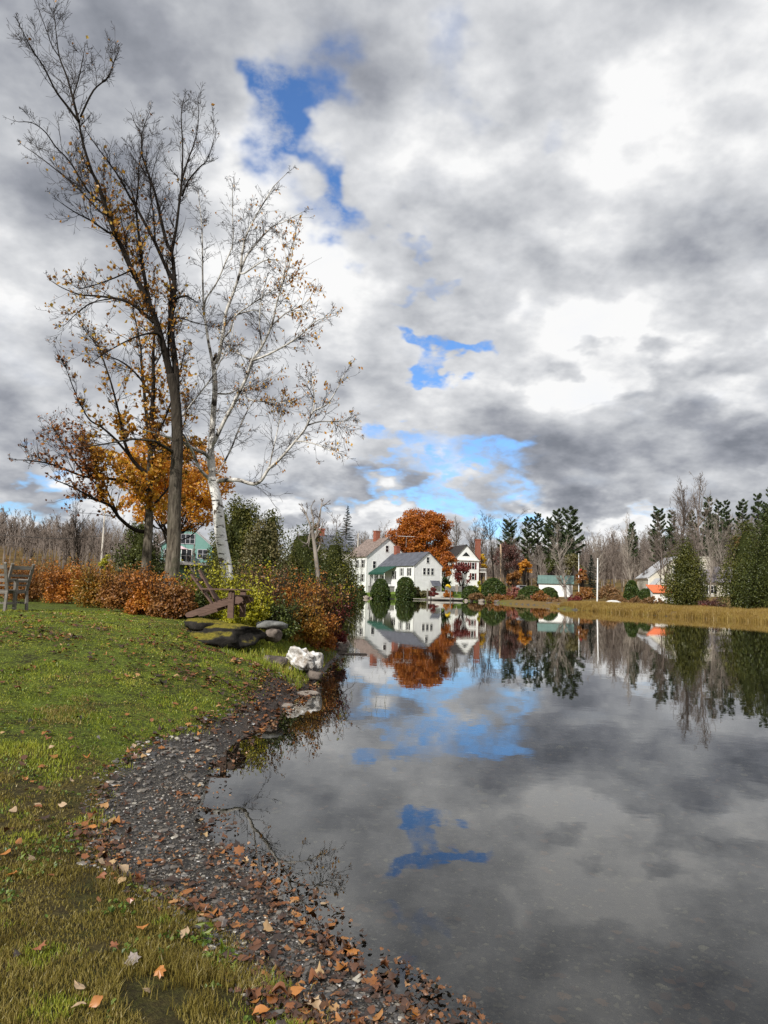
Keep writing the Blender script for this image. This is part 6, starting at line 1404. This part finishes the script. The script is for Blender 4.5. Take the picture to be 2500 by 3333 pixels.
# maple-like leaf outline, cupped and curled
LO = np.array([(0, -.42), (.12, -.24), (.32, -.28), (.34, -.08), (.48, .06), (.36, .16), (.34, .32), (.16, .30), (0, .50), (-.16, .30), (-.34, .32), (-.36, .16), (-.48, .06), (-.34, -.08), (-.32, -.28), (-.12, -.24)])
LO2 = np.array([(0, -.5), (.12, -.36), (.27, -.16), (.32, .05), (.25, .26), (.12, .42), (0, .55), (-.12, .42), (-.25, .26), (-.32, .05), (-.27, -.16), (-.12, -.36), (0, -.5), (0, -.5), (0, -.5), (0, -.5)])
def leafgeo(P, size, rng, tilt=.35, curl=.5, kinds=.5, jit=1.0):
    n = len(P); k = 16; sh = np.where(rng.uniform(size=(n, 1, 1)) < kinds, LO[None], LO2[None]) * (1 + .10 * rng.normal(size=(n, k, 1)) * jit)
    r2 = (sh ** 2).sum(-1); cu = rng.normal(size=(n, 1)) * curl; cv = rng.normal(size=(n, 1)) * curl
    Z = cu * sh[..., 0] ** 2 * 1.6 + cv * sh[..., 1] ** 2 * 1.2 + .025 * rng.normal(size=(n, k))
    V = np.concatenate([np.stack([sh[..., 0], sh[..., 1], Z], -1), np.zeros((n, 1, 3))], 1) * size[:, None, None]
    a = rng.uniform(0, 2 * pi, n); t1 = rng.normal(size=n) * tilt; t2 = rng.normal(size=n) * tilt
    c, s_ = np.cos(a), np.sin(a); Rz = np.zeros((n, 3, 3)); Rz[:, 0, 0] = c; Rz[:, 0, 1] = -s_; Rz[:, 1, 0] = s_; Rz[:, 1, 1] = c; Rz[:, 2, 2] = 1
    Rx = np.zeros((n, 3, 3)); Rx[:, 0, 0] = 1; Rx[:, 1, 1] = np.cos(t1); Rx[:, 1, 2] = -np.sin(t1); Rx[:, 2, 1] = np.sin(t1); Rx[:, 2, 2] = np.cos(t1)
    Ry = np.zeros((n, 3, 3)); Ry[:, 1, 1] = 1; Ry[:, 0, 0] = np.cos(t2); Ry[:, 0, 2] = np.sin(t2); Ry[:, 2, 0] = -np.sin(t2); Ry[:, 2, 2] = np.cos(t2)
    V = np.einsum('nij,nkj->nki', Rz @ Rx @ Ry, V); V[..., 2] -= np.minimum(V[..., 2].min(1, keepdims=True) * .75, 0); V = V + P[:, None]
    j = np.arange(k); F = np.stack([np.full(k, k), j, (j + 1) % k], 1); return V.reshape(-1, 3), (F[None] + (np.arange(n) * (k + 1))[:, None, None]).reshape(-1, 3)
# litter: drifts along the grass edge and at the waterline, scattered over the lawn
x, y, z, s, r = scatter(90000, 40, 2.6, 19); g_ = gwid(x, y)
pr_ = .60 * np.exp(-((s - g_) / .10) ** 2) * (fbm(x * 2, y * 2, 81) > .40) + .75 * np.exp(-((s + .01) / .085) ** 2) * (.35 + .65 * S(6.5, 3.5, y)) * S(.3, .5, fbm(x * 4, y * 4, 77)) + .13 * (s < g_) * (s > -.12) * S(6, 3.4, y)
pr_ += np.where(s > g_, (.035 + .05 * S(6, 9, y)) * S(3, 7, y) + .34 * S(.48, .62, fbm(x * .9 + 3, y * .9, 84)) * S(6, 10, y), 0) + np.where((s > 0) & (s < g_), .06, 0)
pr_ += 1.4 * np.exp(-((y - 11.4) / 1.1) ** 2) * S(-7.5, -4.5, x) * S(.36, .55, fbm(x * 1.7, y * 1.7, 98)) * (s > g_)
pr_ += .9 * S(.40, .54, fbm(x * 1.1, y * 1.1, 88)) * S(9, 11, y) * S(3.2, 1.2, s) * (s > -.1) + 1.3 * S(8, 10.5, y) * (s > -.2) * (s < g_ + .15)
ok = (rng.uniform(size=len(x)) < pr_ * .42) & (s > -.6) & (x < 2.0)
P = np.stack([x, y, np.where(z > 0, z + .008, np.where(rng.uniform(size=len(z)) < .5, z + .01, .004))], 1)[ok]
gr_ = s[ok] > g_[ok]; P[:, 2] += np.where(gr_, .012, 0)
sz = rng.gamma(6, .0095, len(P)).clip(.02, .10) * np.where(P[:, 1] < 5, .80, 1)
flo = P[:, 2] < .006
tag(obj('leaf_litter', leafgeo(P, sz, rng, .20, .6), L_LITTER, None, True), 'drifts of orange and tan fallen leaves on the lawn and shore', 'fallen leaves', kind='stuff')
x, y, z, s, r = scatter(26000, 40, 2.6, 16); g_ = gwid(x, y); ok = (s > -.25) & (s < g_ + .15) & (x < 2) & (rng.uniform(size=len(x)) < .25 + .75 * S(.42, .58, fbm(x * 3, y * 3, 95)))
tag(obj('leaf_debris', leafgeo(np.stack([x, y, np.maximum(z, 0) + .010], 1)[ok], rng.uniform(.012, .038, ok.sum()), rng, .4), L_DEBRIS), 'broken brown leaf scraps on the wet gravel', 'leaf debris', kind='stuff')
x, y, z, s, r = wscatter(2200, 2.8, 16); ok = (s < -.15) & (rng.uniform(size=len(s)) < .25 + .6 * S(5, 9, y))
tag(obj('sunken_leaves', leafgeo(np.stack([x, y, z + .012], 1)[ok], rng.uniform(.04, .09, ok.sum()), rng, .1, .15), L_SUNK), 'brown leaves lying on the pond bed', 'fallen leaves', kind='stuff')
# single leaves that stand out
def one_leaf(px, py, size, colr, label, kind=0, tilt=.35, group=None, float_=False, curl=.6):
    p = G(px, py, .004) if float_ else hitg(px, py); r3 = np.random.default_rng(int(px * 7 + py)); z = .004 if float_ else max(gz(p[0], p[1]), 0) + .022
    g = leafgeo(np.zeros((1, 3)), np.array([size * .82]), r3, tilt, curl, 1.0 if kind == 0 else 0.0)
    return tag(obj('fallen_leaf', g, FALL[colr], None, True, (p[0], p[1], z)), label, 'leaf', group)
for a in ((14, 2795, .10, 'orange', 'orange leaf lying at the left edge of the near lawn', 1), (430, 3150, .09, 'pale grey', 'pale grey curled maple leaf on the dark patch of lawn', 0), (600, 3060, .10, 'tan', 'tan curled leaf standing on edge in the near grass', 1), (310, 3300, .07, 'orange', 'small orange leaf at the bottom edge of the lawn', 1),
          (600, 2960, .10, 'pale grey', 'pale grey star shaped leaf on the gravel', 0), (330, 2825, .09, 'tan', 'cream tan leaf in the drift at the inner bend of the grass edge', 1), (400, 2855, .10, 'tan', 'long cream leaf at the lowest bend of the grass edge', 1), (450, 2875, .09, 'rust', 'dark rust curled leaf right of the cream leaves', 0),
          (300, 2705, .08, 'orange', 'bright orange leaf at the left bend of the grass edge', 1), (435, 2440, .09, 'tan', 'cream leaf on the grass edge at the head of the gravel', 1), (485, 2455, .09, 'tan', 'second cream leaf on the grass edge, nearer the water', 1), (515, 2430, .08, 'orange', 'orange leaf on the grass edge by the two cream leaves', 0),
          (650, 2400, .09, 'orange', 'orange leaf where the gravel narrows', 0), (650, 2378, .08, 'orange', 'orange leaf just above the narrow gravel', 1), (283, 2478, .08, 'orange', 'orange leaf alone in the middle of the lawn', 1), (320, 2415, .08, 'pale grey', 'pale leaf on the lawn above the gravel head', 1),
          (120, 2640, .09, 'rust', 'upright rust leaf in the olive grass at left', 1), (205, 2635, .08, 'tan', 'brown tan upright leaf in the olive grass', 1), (40, 2655, .09, 'tan', 'cream leaf low in the grass at far left', 1), (155, 2415, .10, 'rust', 'large rust leaf heap on the left lawn', 0), (135, 2580, .08, 'rust', 'dull rust leaf on the lawn above the upright ones', 1),
          (960, 3250, .10, 'orange', 'orange leaf at the grass edge near the bottom', 1), (855, 3320, .09, 'orange', 'orange leaf in the grass at the bottom edge', 1), (1020, 3295, .10, 'tan', 'pinkish tan leaf among the wet leaves near the bottom', 0), (720, 3035, .08, 'pale grey', 'pale grey torn leaf at the edge of the near grass', 0)):
    one_leaf(*a[:6])
for a in ((1150, 3098, .11, 'orange', 'orange maple leaf floating off the near shore', 0), (1152, 3180, .10, 'tan', 'tan oval leaf floating below the orange maple leaf', 1), (780, 2930, .07, 'yellow', 'golden leaf floating at the near water edge', 1), (960, 2925, .09, 'orange', 'pale orange leaf afloat beside the reflected branches', 0),
          (680, 2500, .07, 'yellow', 'small yellow leaf afloat at the head of the gravel', 1), (660, 2830, .08, 'yellow', 'yellow leaf in the shallows left of the reflected branch', 0), (905, 2995, .08, 'tan', 'tan leaf afloat in the shallows', 1), (1335, 3290, .10, 'orange', 'orange leaf at the water edge in the bottom middle', 0), (1390, 3300, .09, 'orange', 'orange leaf afloat right of the bottom shore', 0),
          (960, 3060, .06, 'yellow', 'tiny yellow green leaf afloat near the dark stick', 1), (1055, 2940, .06, 'tan', 'small tan leaf afloat below the reflected twigs', 1), (710, 2505, .06, 'yellow', 'second small yellow leaf afloat at the gravel head', 1), (900, 2870, .08, 'orange', 'orange leaf afloat under the reflected twigs', 0)):
    one_leaf(*a[:6], tilt=.06, float_=True, curl=.15)
grp = {'tan': 'tan leaves scattered singly on the lawn', 'orange': 'orange leaves scattered singly on the lawn', 'rust': 'rust leaves scattered singly on the lawn'}
x, y, z, s, r = scatter(900, 38, 3.0, 9); ok = np.where((s > gwid(x, y) + .1) & (x < 0))[0][:45]
for i, j in enumerate(ok):
    c_ = ('tan', 'orange', 'rust')[i % 3]; g = leafgeo(np.zeros((1, 3)), np.array([rng.uniform(.04, .07)]), rng, .3, .6, .5)
    tag(obj('fallen_leaf', g, FALL[c_], None, False, (x[j], y[j], z[j] + .024)), {'tan': 'small tan leaf lying loose in the near grass', 'orange': 'small orange leaf lying loose in the near grass', 'rust': 'small rust brown leaf lying loose in the near grass'}[c_], 'leaf', grp[c_])
# weeds
def weed(px, py, h, label, n=9):
    p = hitg(px, py); r3 = np.random.default_rng(int(px + py)); V = []; k = n
    a = r3.uniform(0, 2 * pi, k); zs = np.linspace(.2, 1, k) * h; Pn = np.stack([np.cos(a) * .04, np.sin(a) * .04, zs], 1)
    t = thing('weed', label, 'weed', p); obj('stem', tube([(0, 0, 0), (.01, 0, h)], .004, 5), L_GREENB, t); [obj('leaf', leaves(Pn[j:j + 1], .05, r3, .35), L_GRASS, t) for j in range(k)]
weed(808, 2090, .30, 'small green weed standing before the mossy rock'); weed(735, 3160, .10, 'pale yellow green weed in the near grass edge', 7); weed(650, 3068, .08, 'small bright weed beside the tan curled leaf', 7)
# dead sticks over the water at the tip of the point
stk = [tube(smooth_path([at(1095, 1998, 20), at(1120, 2012, 20), at(1150, 2030, 20.2), at(1165, 2045, 20.3)], 3), np.linspace(.012, .005, 10), 5), tube([at(1120, 2012, 20), at(1145, 2010, 20), at(1160, 2025, 20.2)], [.008, .006, .004], 5), tube([at(1140, 2024, 20.1), at(1133, 2050, 20.1), at(1138, 2075, 20.2)], [.007, .005, .004], 5), tube([at(1080, 1985, 20), at(1095, 1998, 20)], [.02, .013], 5)]
tag(obj('dead_branch', merge(stk), M_BAREP), 'pale dead sticks reaching over the water from the point', 'branch')
p = G(1005, 3080, .0); tag(obj('stick', tube([(p[0] - .04, p[1] + .03, .012), (p[0] + .05, p[1] - .04, .01)], [.012, .008], 7), M_BARKD), 'short dark stick at the near water edge', 'stick')
# reeds: tawny marsh grass of the right shore
n = 90000; px = rng.uniform(1790, 2640, n); rng2 = rng.uniform(size=n); py0 = np.interp(px, (1790, 1830, 2000, 2150, 2300, 2500, 2640), (1978, 1982, 1994, 2004, 2013, 2027, 2036))
d = FWD * FPX + IX * (px[:, None] - 1250) - IY * (py0[:, None] - 1666.5); Pw = EYEP + d * ((0 - EYE) / d[:, 2])[:, None]; back = rng2 ** 1.5 * np.interp(px, (1790, 2000, 2640), (3, 13, 12)) - .15
dirs = unit(Pw[:, :2]); XY = Pw[:, :2] + dirs * back[:, None] + rng.normal(size=(n, 2)) * .15; z = terrain(XY[:, 0], XY[:, 1]); clump = fbm(XY[:, 0] * .5, XY[:, 1] * .5, 91)
ok = (z > -.12) & (clump > .28); P = np.stack([XY[:, 0], XY[:, 1], np.maximum(z, -.03)], 1)[ok]; Hh = (.35 + .45 * clump[ok]) * rng.uniform(.6, 1.15, ok.sum())
tag(obj('reeds', blades(P, Hh, np.full(len(P), .035), rng, .35), L_REED), 'tawny marsh grass lining the right shore', 'reeds', kind='stuff')
# thin water grass off the near point
pp = []
for i in range(46):
    p = G(rng.uniform(1090, 1260), rng.uniform(2190, 2330), 0); pp.append(p)
pp = np.array(pp); tag(obj('water_grass', blades(pp, rng.uniform(.05, .20, len(pp)), np.full(len(pp), .004), rng, .5), L_OLIVE), 'thin grass stems standing in the water off the point', 'grass', kind='stuff')
